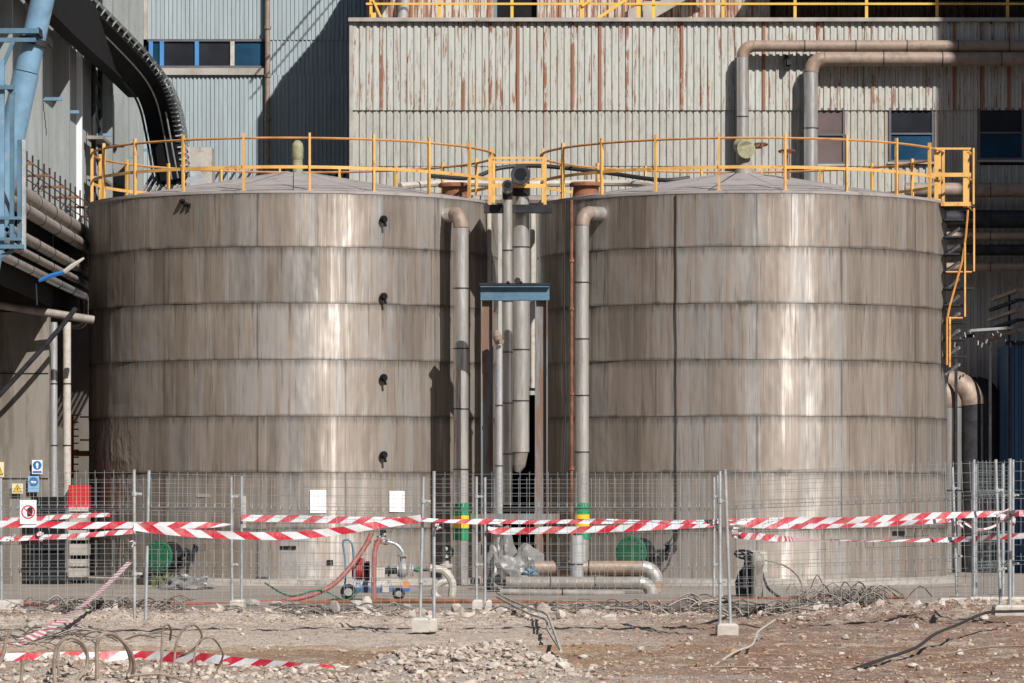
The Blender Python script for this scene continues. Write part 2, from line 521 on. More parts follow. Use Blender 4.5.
def ground_mat():
    t = NT('demolition_earth')
    g = t.n('ShaderNodeNewGeometry').outputs['Position']
    sp = t.n('ShaderNodeSeparateXYZ'); t.l(g, sp.inputs[0])
    x, y = sp.outputs[0], sp.outputs[1]
    big = t.noise(t.pos('world', (0.22, 1, 1)), 1.1, 5, 0.65)
    mid = t.noise(t.pos('world', (0.5, 1, 1)), 3.2, 6, 0.7)
    fin = t.noise(t.pos('world'), 22, 5, 0.7)
    yy = t.math('ADD', y, t.math('MULTIPLY', t.math('SUBTRACT', big, 0.5), 3.4))
    yy = t.math('SUBTRACT', yy, t.math('MULTIPLY', x, 0.12))
    pale = (0.66, 0.56, 0.475); brown = (0.37, 0.25, 0.175); red = (0.31, 0.18, 0.13); chalk = (0.64, 0.56, 0.49); ochre = (0.50, 0.33, 0.20)
    r = t.n('ShaderNodeMapRange'); r.inputs[1].default_value = 34; r.inputs[2].default_value = 62
    t.l(yy, r.inputs[0])
    c = t.ramp(r.outputs[0], [(0.0, chalk), (0.12, chalk), (0.19, brown), (0.26, ochre), (0.34, brown), (0.40, ochre), (0.46, pale), (0.77, pale), (0.84, (0.33, 0.25, 0.2)), (1.0, (0.30, 0.24, 0.2))])
    xr = t.math('ADD', x, t.math('MULTIPLY', t.math('SUBTRACT', mid, 0.5), 4.0))
    mr = t.n('ShaderNodeMapRange'); mr.inputs[1].default_value = 0.2; mr.inputs[2].default_value = 2.6
    t.l(xr, mr.inputs[0])
    rc = t.mix(t.ramp(mid, [(0.45, 0.0), (0.60, 1.0)]), red, (0.37, 0.28, 0.22))
    c = t.mix(t.math('MULTIPLY', mr.outputs[0], 0.85), c, rc)
    c = t.mix(t.math('MULTIPLY', t.ramp(mid, [(0.54, 0.0), (0.62, 1.0)]), 0.6), c, chalk)
    lay = t.noise(t.pos('world', (0.7, 1.1, 1)), 1.4, 8, 0.78)
    c = t.mix(t.math('MULTIPLY', t.ramp(lay, [(0.53, 0.0), (0.59, 1.0)]), 0.75), c, (0.55, 0.47, 0.40))
    c = t.mix(t.math('MULTIPLY', t.ramp(lay, [(0.36, 1.0), (0.43, 0.0)]), 0.4), c, (0.19, 0.125, 0.09))
    c = t.mix(t.ramp(t.math('MULTIPLY', y, 0.02), [(0.655, 1.0), (0.665, 0.0)]), c, (0.085, 0.08, 0.078))  # unseen ground before the view coloured dark to cut bounce light
    hx = t.math('DIVIDE', t.math('ADD', x, 0.35), 1.25); hy = t.math('DIVIDE', t.math('SUBTRACT', y, 38.7), 2.3)
    hd = t.math('SQRT', t.math('ADD', t.math('MULTIPLY', hx, hx), t.math('MULTIPLY', hy, hy)))
    hd = t.math('ADD', hd, t.math('MULTIPLY', t.math('SUBTRACT', mid, 0.5), 0.7))
    c = t.mix(t.ramp(hd, [(0.75, 1.0), (0.95, 0.0)]), c, (0.55, 0.48, 0.42))
    c = t.mix(t.math('MULTIPLY', t.ramp(fin, [(0.4, 1.0), (0.52, 0.0)]), 0.38), c, (0.15, 0.10, 0.075))
    c = t.mix(t.math('MULTIPLY', t.ramp(fin, [(0.6, 0.0), (0.68, 1.0)]), 0.5), c, (0.58, 0.52, 0.46))
    t.set(color=c, rough=0.95, spec=0.15)
    t.bump(t.math('ADD', fin, mid), 0.9, 0.09)
    return t.m
m_ground = ground_mat()

def yard_mat():
    t = NT('yard_concrete')
    a = t.noise(t.pos('world', (0.3, 1, 1)), 1.3, 6, 0.7)
    f = t.noise(t.pos('world', (0.4, 1, 1)), 9, 5, 0.7)
    c = t.ramp(a, [(0.3, (0.15, 0.125, 0.105)), (0.5, (0.27, 0.23, 0.20)), (0.65, (0.34, 0.29, 0.25))])
    c = t.mix(t.math('MULTIPLY', t.ramp(f, [(0.5, 0.0), (0.65, 1.0)]), 0.5), c, (0.13, 0.10, 0.085))
    t.set(color=c, rough=0.9)
    t.bump(f, 0.4, 0.03)
    return t.m
m_yard = yard_mat()

def island_mat(name, stops, rough=0.9):
    t = NT(name)
    g = t.n('ShaderNodeNewGeometry')
    c = t.ramp(g.outputs['Random Per Island'], stops)
    f = t.noise(t.pos('world'), 30, 4)
    c = t.mix(t.math('MULTIPLY', t.ramp(f, [(0.4, 0.0), (0.6, 1.0)]), 0.3), c, (0.28, 0.2, 0.15))
    t.set(color=c, rough=rough, spec=0.2)
    return t.m
m_stones = island_mat('mixed_rubble', [(0.0, (0.26, 0.17, 0.12)), (0.4, (0.38, 0.29, 0.23)), (0.7, (0.46, 0.40, 0.34)), (0.9, (0.58, 0.52, 0.46)), (1.0, (0.40, 0.23, 0.15))])
m_pale_stones = island_mat('pale_rubble', [(0.0, (0.36, 0.30, 0.26)), (0.5, (0.46, 0.40, 0.35)), (1.0, (0.56, 0.50, 0.45))])
m_clod = island_mat('earth_clod', [(0.0, (0.20, 0.12, 0.085)), (0.6, (0.32, 0.21, 0.15)), (1.0, (0.40, 0.30, 0.23))])
m_wirescrap = island_mat('grey_scrap_wire', [(0.0, (0.03, 0.028, 0.026)), (0.45, (0.12, 0.11, 0.10)), (0.8, (0.26, 0.24, 0.22)), (1.0, (0.42, 0.38, 0.34))], 0.7)

def tape_mat(name, period, slant, faded=0.0):
    t = NT(name)
    uv = t.n('ShaderNodeUVMap')
    sp = t.n('ShaderNodeSeparateXYZ'); t.l(uv.outputs[0], sp.inputs[0])
    a = t.math('ADD', t.math('DIVIDE', sp.outputs[0], period), t.math('MULTIPLY', sp.outputs[1], slant))
    fr = t.math('FRACT', a)
    mk = t.math('GREATER_THAN', fr, 0.5)
    f = t.noise(t.pos('world'), 14, 3)
    wh = t.mix(f, (0.52, 0.53, 0.57), (0.72, 0.73, 0.77))
    rd = t.mix(f, (0.42, 0.012 + faded, 0.035 + faded), (0.58, 0.02 + faded, 0.045 + faded))
    du = t.noise(t.pos('world'), 5, 5, 0.7)
    t.set(color=t.mix(t.math('MULTIPLY', t.ramp(du, [(0.45, 0.0), (0.7, 1.0)]), 0.45), t.mix(mk, wh, rd), (0.42, 0.36, 0.31)), rough=0.42)
    t.bump(t.noise(t.pos('world', (3, 1, 1)), 6, 3), 0.35, 0.02)
    return t.m
m_tape = tape_mat('barrier_tape_print', 0.40, 0.42)
m_tape_r = tape_mat('barrier_tape_print_reversed', 0.36, -0.42, 0.03)
m_tape_far = tape_mat('barrier_tape_print_fine', 0.28, -0.3, 0.02)
m_tape_twist = tape_mat('barrier_tape_twisted_print', 0.42, 0.55, 0.10)

# ------------------------------------------------------------------ ground
def sstep(a, b, x):
    t = max(0.0, min(1.0, (x - a) / (b - a)))
    return t * t * (3 - 2 * t)
def nz(x, y, s, seed=0.0):
    return mnoise.noise(Vector((x * s, y * s, seed)))
YARD_Y = 58.6
def gz(x, y):
    if y > YARD_Y + 0.8:
        return -0.25
    z = 0.05 * nz(x, y, 0.35, 1) + 0.025 * nz(x, y, 1.3, 2) + 0.03 * nz(x, y, 4, 3) + 0.022 * nz(x, y, 8.5, 13)
    rub = sstep(51.5, 53.5, y) * (1 - sstep(58.2, 58.8, y))
    z += rub * (0.04 + 0.10 * abs(nz(x, y, 1.1, 4)) + 0.10 * abs(nz(x, y, 3.5, 5)) + 0.06 * abs(nz(x, y, 7, 15)))
    z += sstep(55.5, 58.5, y) * 0.03
    rut = sstep(41, 43, y) * (1 - sstep(51, 53, y))
    yy = y + 0.5 * nz(x, 0, 0.25, 61)
    z += rut * (-0.055 * math.exp(-((yy - 45.0) / 0.22) ** 2) - 0.055 * math.exp(-((yy - 47.4) / 0.22) ** 2) + 0.04 * math.exp(-((yy - 45.6) / 0.25) ** 2) + 0.035 * math.exp(-((yy - 48.0) / 0.25) ** 2))
    # rise at the right
    z += 0.12 * sstep(3.0, 6.2, x) * sstep(45, 52, y)
    # foreground heap in the middle
    cx, cy = -0.45, 39.6
    d = math.hypot((x - cx) / 1.15, (y - cy) / 2.2)
    z += 0.20 * (1 - sstep(0.2, 1.15, d)) * (1 + 0.6 * nz(x, y, 2.3, 6))
    hh = 1 - sstep(0.2, 1.3, d)
    z += hh * (0.07 * abs(nz(x, y, 5, 31)) + 0.05 * nz(x, y, 11, 32))
    d = math.hypot((x + 4.6) / 2.6, (y - 38.4) / 2.0)
    z += 0.12 * (1 - sstep(0.2, 1.2, d)) * (1 + 0.7 * nz(x, y, 2.0, 7))
    z += 0.02 * nz(x, y * 0.25, 1.6, 8) * (1 - sstep(52, 54, y))
    if y > YARD_Y:
        z = z * (1 - (y - YARD_Y) / 0.8) - 0.25 * (y - YARD_Y) / 0.8
    return z
def make_ground():
    xs = [-400, -120, -40, -18, -12]
    x = -9.0
    while x < 9.01:
        xs.append(x); x += 0.06
    xs += [12, 18, 40, 120, 400]
    ys = [-300, -60, 0, 20, 30]
    y = 34.0
    while y < 60:
        ys.append(y); y += 0.075
    ys += [62, 80, 120, 300, 900]
    vs = [(x, y, gz(x, y) if (-9.1 < x < 9.1 and 33 < y < 61) else (-0.25 if y > 60 else 0.0)) for y in ys for x in xs]
    w = len(xs)
    fs = [(j * w + i, j * w + i + 1, (j + 1) * w + i + 1, (j + 1) * w + i) for j in range(len(ys) - 1) for i in range(w - 1)]
    b = MB(); b.v = vs; b.f = fs
    o = b.build('ground', m_ground, recalc=False)
    struct(o)
make_ground()

b = MB()
ex = [(-30, YARD_Y)] + [(-9 + i * 0.25, YARD_Y + 0.18 * nz(i, 0, 0.35, 3) + 0.07 * nz(i, 0, 1.3, 9)) for i in range(73)] + [(30, YARD_Y)]
n = len(ex)
vs = [(x, y, 0.10) for x, y in ex] + [(x, y + 0.0, -0.3) for x, y in ex] + [(x, 130, 0.10) for x, y in ex]
fs = [(i, i + 1, 2 * n + i + 1, 2 * n + i) for i in range(n - 1)] + [(n + i, n + i + 1, i + 1, i) for i in range(n - 1)]
b.add(vs, fs)
struct(b.build('yard_pavement', m_yard, smooth=False))
YZ = 0.10

# ------------------------------------------------------------------ tanks
TR, TY = 4.1, 82.0
NR, RH = 7, (7.65 - 0.10) / 7
XL, XR = X(294, TY), X(741.5, TY)
def tdir(a):
    return Vector((math.sin(a), -math.cos(a), 0))
def make_tank():
    t = thing('storage_tank', 'left of two big round steel tanks, paper notices near its foot', 'tank', (XL, TY, YZ), 'twin round storage tanks')
    b = MB()
    b.lathe((XL, TY, YZ), [(TR + 0.28, 0.0), (TR + 0.28, 0.11), (TR + 0.03, 0.13)], 96)
    b.build('base_ring', m_conc, t)
    b = MB()
    b.lathe((XL, TY, YZ), [(TR - 0.03, 0.1), (TR - 0.03, 7.5)], 96)
    b.build('inner_shell', m_conc_dk, t)
    npl = 7
    step = 2 * math.pi / npl
    plates = []
    def plate_mesh(seed):
        vs, fs, uvs = [], [], []
        na, nv = 20, 8
        gap = 0.0025 / TR
        for j in range(nv + 1):
            for i in range(na + 1):
                u, v = i / na, j / nv
                a = gap + u * (step - 2 * gap)
                r = TR + 0.005 * (1 - v) + 0.012 * nz(u * 6, v * 2.2, 1.0, seed * 3.1) * math.sin(math.pi * u) ** 0.3
                vs.append((math.sin(a) * r, -math.cos(a) * r, 0.004 + v * (RH - 0.006)))
                uvs.append((u, v))
        w = na + 1
        for j in range(nv):
            for i in range(na):
                fs.append((j * w + i, j * w + i + 1, (j + 1) * w + i + 1, (j + 1) * w + i))
        me = bpy.data.meshes.new('shell_plate')
        me.from_pydata(vs, [], fs)
        lay = me.uv_layers.new(name='UVMap')
        for l in me.loops: lay.data[l.index].uv = uvs[l.vertex_index]
        me.materials.append(m_tank)
        me.shade_smooth()
        return me
    meshes = [plate_mesh(k) for k in range(5)]
    for ring in range(NR):
        ph = R(-6.7) if ring % 2 == 0 else R(17.0)
        for k in range(npl):
            o = bpy.data.objects.new('shell_plate', meshes[(ring * 3 + k * 2) % 5])
            C.objects.link(o)
            o.parent = t
            o.location = (0, 0, ring * RH)
            o.rotation_euler = (0, 0, ph + k * step)
    # roof
    b = MB()
    b.lathe((XL, TY, YZ), [(TR - 0.02, 7.46), (TR + 0.015, 7.5), (TR + 0.015, 7.55), (TR - 0.05, 7.555)], 96, cap=False)
    b.build('roof_rim', m_roof, t)
    b = MB()
    b.lathe((XL, TY, YZ), [(TR - 0.05, 7.52), (0.2, 8.20), (0.0001, 8.2)], 48, cap=False)
    b.build('roof_deck', m_black, t)
    nw = 18
    vs, fs = [], []
    st = 2 * math.pi / nw
    na = 4
    for r, z in ((TR - 0.04, 7.555), (TR * 0.55, 7.87), (0.22, 8.235)):
        g = 0.012 / r
        for i in range(na + 1):
            a = g + (st - 2 * g) * i / na
            vs.append((math.sin(a) * r, -math.cos(a) * r, z))
    for j in range(2):
        for i in range(na):
            fs.append((j * 5 + i, j * 5 + i + 1, (j + 1) * 5 + i + 1, (j + 1) * 5 + i))
    me = bpy.data.meshes.new('roof_plate')
    me.from_pydata(vs, [], fs); me.materials.append(m_roof)
    for k in range(nw):
        o = bpy.data.objects.new('roof_plate', me)
        C.objects.link(o); o.parent = t
        o.rotation_euler = (R(random.uniform(-.15, .15)), R(random.uniform(-.15, .15)), k * st + R(3))
    # guard rail
    rr = TR - 0.06
    zt, zm = 8.655, 8.10
    def ring_tube(name, z, r, th, m):
        pts = [Vector((XL, TY, z)) + tdir(2 * math.pi * i / 72) * r for i in range(73)]
        bb = MB(); bb.tube(pts, th, 6, cap=False); return bb.build(name, m, t)
    ring_tube('handrail', zt + YZ - 0.1, rr, 0.024, m_railtop)
    bb = MB()
    bb.lathe((XL, TY, YZ - .1), [(rr - 0.006, zm - 0.03), (rr + 0.006, zm - 0.03), (rr + 0.006, zm + 0.03), (rr - 0.006, zm + 0.03), (rr - 0.006, zm - 0.03)], 72, cap=False)
    bb.build('mid_rail', m_yellow, t)
    post = None
    for k in range(20):
        a = R(7.3 + 18 * k)
        if post is None:
            bb = MB()
            bb.box(-0.021, 0.021, -0.03, 0.03, 7.42, zt)
            bb.box(-0.06, 0.06, -0.045, -0.03, 7.42, 7.56)
            me = bpy.data.meshes.new('rail_post')
            me.from_pydata(bb.v, [], bb.f); me.materials.append(m_yellow)
            post = me
        o = bpy.data.objects.new('rail_post', post)
        C.objects.link(o); o.parent = t
        o.location = tdir(a) * (rr) + Vector((0, 0, -0.1 + 0.1))
        o.rotation_euler = (0, 0, a)
    return t
tankL = make_tank()
tankR = dup(tankL, (XR, TY, YZ), 0.0, 'right of two big round steel tanks, stair tower on its right side', 'twin round storage tanks')

for ch in tankR.children:
    ch.rotation_euler.z += R(7.6) if ch.name.startswith('shell_plate') else (R(5) if ch.name.startswith('roof_plate') else (0))
    if ch.name.startswith('rail_post'):
        a_ = ch.rotation_euler.z + R(1.4)
        ch.location = tdir(a_) * (TR - 0.06); ch.rotation_euler.z = a_
def on_tank(cx, px, z, out=0.0):
    """point on the tank shell seen at column px"""
    s = (px - 512) / F
    # ray x = s*y ; solve circle
    r = TR + out
    A = 1 + s * s; B = -2 * (s * cx + TY); Cc = cx * cx + TY * TY - r * r
    y = (-B - math.sqrt(max(0, B * B - 4 * A * Cc))) / (2 * A)
    return Vector((s * y, y, z))
def ztank(py, y=78.2):
    return Z(py, y)

# notices, nozzles, small brackets on the left tank
def patch_on(cx, px0, px1, py0, py1, name, m, par, out=0.03):
    p0 = on_tank(cx, px0, 0, out); p1 = on_tank(cx, px1, 0, out)
    z0, z1 = Z(py1, p0.y), Z(py0, p0.y)
    b = MB()
    o = 0.006
    b.add([(p0.x, p0.y, z0), (p1.x, p1.y, z0), (p1.x, p1.y, z1), (p0.x, p0.y, z1),
           (p0.x, p0.y + .02, z0), (p1.x, p1.y + .02, z0), (p1.x, p1.y + .02, z1), (p0.x, p0.y + .02, z1)],
          [(0, 1, 2, 3), (7, 6, 5, 4), (0, 3, 7, 4), (1, 5, 6, 2), (3, 2, 6, 7), (0, 4, 5, 1)])
    return b.build(name, m, par, smooth=False)
patch_on(XL, 310, 326, 490, 513, 'paper_notice', m_paper, tankL)
patch_on(XL, 389.5, 404.5, 491, 512, 'paper_notice', m_paper, tankL)
patch_on(XL, 242, 246, 496, 528, 'tape_residue', m_conc_l, tankL, 0.022)
patch_on(XL, 197, 245, 494, 497, 'tape_residue', m_grey, tankL, 0.022)
for py in (220, 297, 378, 455):
    p = on_tank(XL, 382, Z(py, 78.5))
    d = (p - Vector((XL, TY, p.z))).normalized()
    b = MB()
    b.tube([p, p + d * 0.14], 0.055, 10)
    b.tube([p + d * 0.06, p + d * 0.10], 0.075, 10)
    b.tube([p + d * 0.1, p + d * 0.1 + Vector((0.03, -0.02, -0.14))], 0.025, 8)
    b.build('sample_nozzle', m_black, tankL)
def lug(cx, px, py, par):
    p = on_tank(cx, px, Z(py, 78.3))
    b = MB()
    for i in range(7):
        a = Vector((random.uniform(-.1, .1), -0.02, random.uniform(-.12, .08)))
        q = p + a
        b.bar(q + Vector((0, 0.05, 0)), q + Vector((random.uniform(-.05, .05), -0.10, random.uniform(-.06, .06))), 0.05, 0.04)
    b.build('pulley_bracket', m_black, par)
lug(XL, 185, 202, tankL)
# small slots and a step low on the left tank
for (px0, px1, py0, py1) in ((280, 296, 546, 549), (327, 333, 560, 565), (256, 268, 577, 582)):
    patch_on(XL, px0, px1, py0, py1, 'dark_slot', m_black, tankL, 0.03)
patch_on(XR, 893, 905, 531, 535, 'dark_slot', m_black, tankR, 0.03)

# cable down the right tank
b = MB()
pts = [on_tank(XR, 676 + 0.25 * math.sin(i * 1.7), 7.60 - i * 0.36, 0.035) for i in range(20)]
b.tube(pts, 0.013, 6)
b.build('down_cable', m_cable, tankR)

def manway(cx, px, py, par, rad=0.30):
    """round bolted manway with green cover, hinge arm and wheel"""
    p = on_tank(cx, px, Z(py, 78.4))
    d = Vector((p.x - cx, p.y - TY, 0)).normalized()
    b = MB(); b.lathe(p - d * 0.02, [(rad * 0.88, 0.0), (rad * 0.88, 0.42)], 28, d)
    b.build('manway_neck', m_black, par)
    b = MB()
    b.lathe(p + d * 0.40, [(rad, 0.0), (rad, 0.05), (rad * 0.75, 0.07)], 28, d)
    cov = b.build('manway_cover', m_green, par)
    a, bb_ = frame_of(d)
    nb = MB()
    for k in range(16):
        t = 2 * math.pi * k / 16
        c = p + d * 0.45 + (a * math.cos(t) + bb_ * math.sin(t)) * rad * 0.88
        nb.tube([c, c + d * 0.03], 0.018, 6)
    nbo = nb.build('cover_bolts', m_green, par); nbo['kind'] = 'stuff'
    hb = MB()
    r0 = p + d * 0.35 + Vector((rad * 1.0, 0, 0.02))
    hb.bar(r0, r0 + Vector((0.34, -0.05, 0.02)), 0.06, 0.08)
    hb.tube([r0 + Vector((0.3, -0.1, -0.16)), r0 + Vector((0.34, -0.1, 0.2))], 0.03, 8)
    for i in range(7):
        q = r0 + Vector((0.28 + random.uniform(-.1, .12), -0.1, random.uniform(-.18, .2)))
        hb.bar(q, q + Vector((random.uniform(-.14, .14), -.06, random.uniform(-.14, .14))), 0.035, 0.035)
    hb.build('hinge_arm', m_dark, par)
manway(XL, 172, 556, tankL, 0.31)
manway(XR, 642, 553, tankR, 0.33)

def tube_thing(b, name, m, label, cat, group=None):
    o = b.build(name, m)
    center_thing(o)
    tag(o, label, cat, group)
    return o

# vents and valves on the roofs
def roof_z(cx, x, y):
    r = math.hypot(x - cx, y - TY)
    return YZ + 7.555 + (TR - r) / TR * 0.68
def mushroom_vent():
    y = 81.6; c = P(297.5, 175, y); z0 = roof_z(XL, c.x, c.y) - 0.02
    t = thing('roof_vent', 'mossy mushroom vent standing near the top of the left tank roof', 'vent', (c.x, c.y, z0))
    b = MB(); b.lathe((c.x, c.y, z0), [(0.11, 0), (0.10, 0.34)], 16); b.build('vent_neck', m_olive, t)
    b = MB(); zc = z0 + 0.30
    b.lathe((c.x, c.y, zc), [(0.10, -0.01), (0.115, 0.02), (0.12, 0.22), (0.105, 0.32), (0.06, 0.375), (0.01, 0.39)], 16)
    b.build('vent_hood', m_olive, t)
mushroom_vent()
def handwheel(b, c, r, axis, th=0.012, spokes=4):
    c = Vector(c); ax = Vector(axis).normalized()
    a, bb = frame_of(ax)
    pts = [c + (a * math.cos(2 * math.pi * i / 20) + bb * math.sin(2 * math.pi * i / 20)) * r for i in range(21)]
    b.tube(pts, th, 6, cap=False)
    for k in range(spokes):
        t = 2 * math.pi * k / spokes
        b.tube([c, c + (a * math.cos(t) + bb * math.sin(t)) * r], th * 0.8, 5)
def right_vent():
    y = 81.5; c = P(744, 170, y); z0 = roof_z(XR, c.x, c.y) - 0.02
    t = thing('roof_valve', 'pale stub pipe with a mossy round cap and valve wheel on the right tank roof', 'valve', (c.x, c.y, z0))
    b = MB(); b.lathe((c.x, c.y, z0), [(0.20, 0), (0.13, 0.26), (0.13, 0.5)], 16); b.build('stub_neck', m_pipedust, t)
    p = Vector((c.x, c.y, z0 + 0.5))
    b = MB(); b.tube([p + Vector((-0.12, 0, 0.1)), p + Vector((-0.02, -0.1, 0.06)), p + Vector((0.02, -0.2, 0))], [0.14, 0.16, 0.17], 14); b.build('stub_elbow', m_olive, t)
    b = MB(); b.lathe(p + Vector((0.02, -0.19, 0)), [(0.19, 0), (0.19, 0.05)], 18, (0.25, -1, 0)); b.build('round_cap', m_olive, t)
    b = MB(); handwheel(b, p + Vector((0.33, -0.1, 0.10)), 0.13, (0, 0.15, 1), 0.016); b.tube([p + Vector((0.05, -0.1, 0.03)), p + Vector((0.33, -0.1, 0.04)), p + Vector((0.33, -0.1, 0.1))], 0.03, 8)
    b.build('valve_wheel', m_rust, t)
    y = 80.6; c = P(787, 178, y); z0 = roof_z(XR, c.x, c.y) - 0.02
    t = thing('roof_valve', 'thin rusty valve stem with flat handwheel on the right tank roof', 'valve', (c.x, c.y, z0))
    b = MB(); b.lathe((c.x, c.y, z0), [(0.06, 0), (0.05, 0.2), (0.08, 0.22), (0.08, 0.3), (0.022, 0.32), (0.022, 0.6)], 10); b.build('valve_stem', m_rust, t)
    b = MB(); handwheel(b, (c.x, c.y, z0 + 0.58), 0.16, (0, 0.1, 1), 0.018); b.build('valve_wheel', m_rust, t)
right_vent()
for (px, cx, lab) in ((455, XL, 'low rusty manhole collar at the right edge of the left tank roof'), (586, XR, 'low rusty manhole collar at the left edge of the right tank roof')):
    c = P(px, 195, 80.6)
    z0 = roof_z(cx, c.x, c.y) - 0.05
    t = thing('roof_manhole', lab, 'manhole', (c.x, c.y, z0), 'rusty manhole collars on the tank roofs')
    b = MB(); b.lathe((c.x, c.y, z0), [(0.27, 0), (0.25, 0.22)], 20); b.build('collar', m_rust, t)
    b = MB(); b.lathe((c.x, c.y, z0), [(0.33, 0.22), (0.33, 0.27), (0.3, 0.3)], 20); b.build('lid', m_rust, t)

# bridge between the tanks
t = thing('tank_bridge', 'short orange railed gangway linking the two tank roofs', 'bridge', (X(517, 79), 79.2, 7.55))
for yy in (78.6, 80.2):
    for px in (490, 545):
        if yy > 80: continue
        p = P(px, 170, yy)
        b = MB(); b.box(p.x - .03, p.x + .03, yy - .03, yy + .03, Z(208, yy), Z(158, yy)); b.build('rail_post', m_yellow, t)
    for (p0, p1) in (((157, 159), (161.5, 163.5), (184, 188)) if yy < 80 else ((178, 180),)):
        b = MB(); b.box(X(491, yy), X(545, yy), yy - .035, yy - .02, Z(p1, yy), Z(p0, yy)); b.build('rail', m_yellow, t)
b = MB(); b.box(X(484, 79.4), X(552, 79.4), 78.6, 80.2, Z(209, 79), Z(206, 79)); b.build('deck', m_dark, t)
b = MB(); b.box(X(484, 78.6), X(552, 78.6), 78.5, 78.6, Z(213, 78.6), Z(205, 78.6)); b.build('edge_channel', m_dark, t)
# hose/pipe bundles sagging behind the bridge
for (pl, lab, m, r) in (([(430, 176, 83), (470, 178, 84), (500, 168, 84.5), (540, 166, 84.5), (600, 172, 84), (660, 180, 83), (690, 178, 83)], 'dark hose arching behind the gangway between the tanks', m_cable, 0.045),
                     ([(440, 200, 83.5), (520, 200, 83.5), (560, 200, 83.5)], 'dusty horizontal pipe behind the gangway between the tanks', m_pipedust, 0.10),
                     ([(400, 186, 85), (450, 183, 86), (520, 184, 86), (620, 183, 86), (660, 187, 85)], 'pale hose lying level behind both tank roofs', m_hosew, 0.07)):
    b = MB(); b.tube(spline([P(*p) for p in pl], 6), r, 8)
    tube_thing(b, 'hose' if 'hose' in lab else 'pipe', m, lab, 'hose' if 'hose' in lab else 'pipe')

# ------------------------------------------------------------------ clad pipes with joints
def clad_pipe(name, label, path, r, m, joint_every=1.07, seg=20, group=None, m_el=None, loc=None, ring=True, cat='pipe', rings_m=None, m_first=None):
    """path: list of points; straight runs are cut into sections, bends are elbows of their own"""
    path = [Vector(p) for p in path]
    base = min(path, key=lambda q: q.z)
    t = thing(name, label, cat, tuple(base), group)
    br = r * 1.9
    runs = []
    cur = path[0]
    elbows = []
    for i in range(1, len(path)):
        if i < len(path) - 1:
            ap = arc_pts(path[i - 1], path[i], path[i + 1], br, 7)
            runs.append((cur, ap[0])); elbows.append(ap); cur = ap[-1]
        else:
            runs.append((cur, path[i]))
    for ri, (a, b_) in enumerate(runs):
        mm = m_first if (m_first and ri == 0) else m
        L = (b_ - a).length
        if L < 0.03: continue
        k = max(1, round(L / joint_every))
        d = (b_ - a) / L
        for j in range(k):
            p0 = a + d * (L * j / k); p1 = a + d * (L * (j + 1) / k)
            mb = MB(); mb.tube([p0, p1 - d * 0.006], r * random.uniform(0.99, 1.01), seg)
            mb.build('pipe_section', mm, t)
            if ring and j > 0:
                mb = MB(); mb.tube([p0 - d * 0.009, p0 + d * 0.009], r + 0.012, seg)
                mb.build('joint_ring', rings_m or m_dark, t)
    for ap in elbows:
        for j in range(0, len(ap) - 1, 1):
            pass
        mb = MB(); 
        mb.tube(ap, [r * (1.05 if i % 2 == 0 else 1.02) for i in range(len(ap))], seg)
        mb.build('elbow', m_el or m, t)
    return t

def bands(t, c, r, zs, seg=20):
    for (py0, py1, m, nm) in zs:
        y = c[1]
        mb = MB(); mb.tube([(c[0], y, Z(py1, y)), (c[0], y, Z(py0, y))], r + 0.012, seg)
        mb.build(nm, m, t)

# left tank down pipe
yp = 78.75
pe = on_tank(XL, 446, Z(214, 79), -0.1)
t = clad_pipe('down_pipe', 'clad down pipe with green and yellow bands against the left tank', [pe + Vector((-.1, .1, 0)), (X(461, yp), yp, Z(214, yp)), (X(461, yp), yp, 0.0)], 0.145, m_alu, 1.09, m_el=m_elbow)
bands(t, (X(461, yp), yp), 0.145, [(503, 515.5, m_bgreen, 'green_band'), (515.5, 528, m_byellow, 'yellow_band'), (528, 540, m_bgreen, 'green_band')])
# right tank down pipe
yp = 78.6
pe = on_tank(XR, 604, Z(213, 79), -0.1)
t = clad_pipe('down_pipe', 'clad down pipe with green and yellow bands against the right tank', [pe + Vector((.1, .1, 0)), (X(582, yp), yp, Z(213, yp)), (X(582, yp), yp, Z(565, yp))], 0.135, m_alu, 1.09, m_el=m_elbow)
bands(t, (X(582, yp), yp), 0.135, [(503, 514.5, m_bgreen, 'green_band'), (514.5, 527, m_byellow, 'yellow_band'), (527, 539, m_bgreen, 'green_band')])
# short near pipe
yp = 71.0
clad_pipe('stand_pipe', 'short bright pipe standing before the right banded down pipe', [(X(576.5, yp), yp, YZ), (X(576.5, yp), yp, Z(535, yp))], 0.115, m_alu_b, 0.6)
# thin rusty pipe beside
yp = 78.3
b = MB(); b.tube([(X(571.5, yp), yp, YZ), (X(571.5, yp), yp, Z(200, yp))], 0.03, 8)
for py in (262, 310, 395, 470):
    b.tube([(X(571.5, yp), yp, Z(py, yp)), (X(571.5, yp), yp, Z(py - 3, yp))], 0.05, 8)
tube_thing(b, 'conduit', m_rust, 'thin rusty vertical conduit left of the right banded pipe', 'pipe')
b = MB(); b.tube([P(565, 200, 78.4), P(564, 300, 78.4), P(566, 400, 78.4), P(560, 540, 78.4)], 0.014, 6)
tube_thing(b, 'cable', m_cable, 'thin dark cable hanging left of the rusty conduit', 'cable')

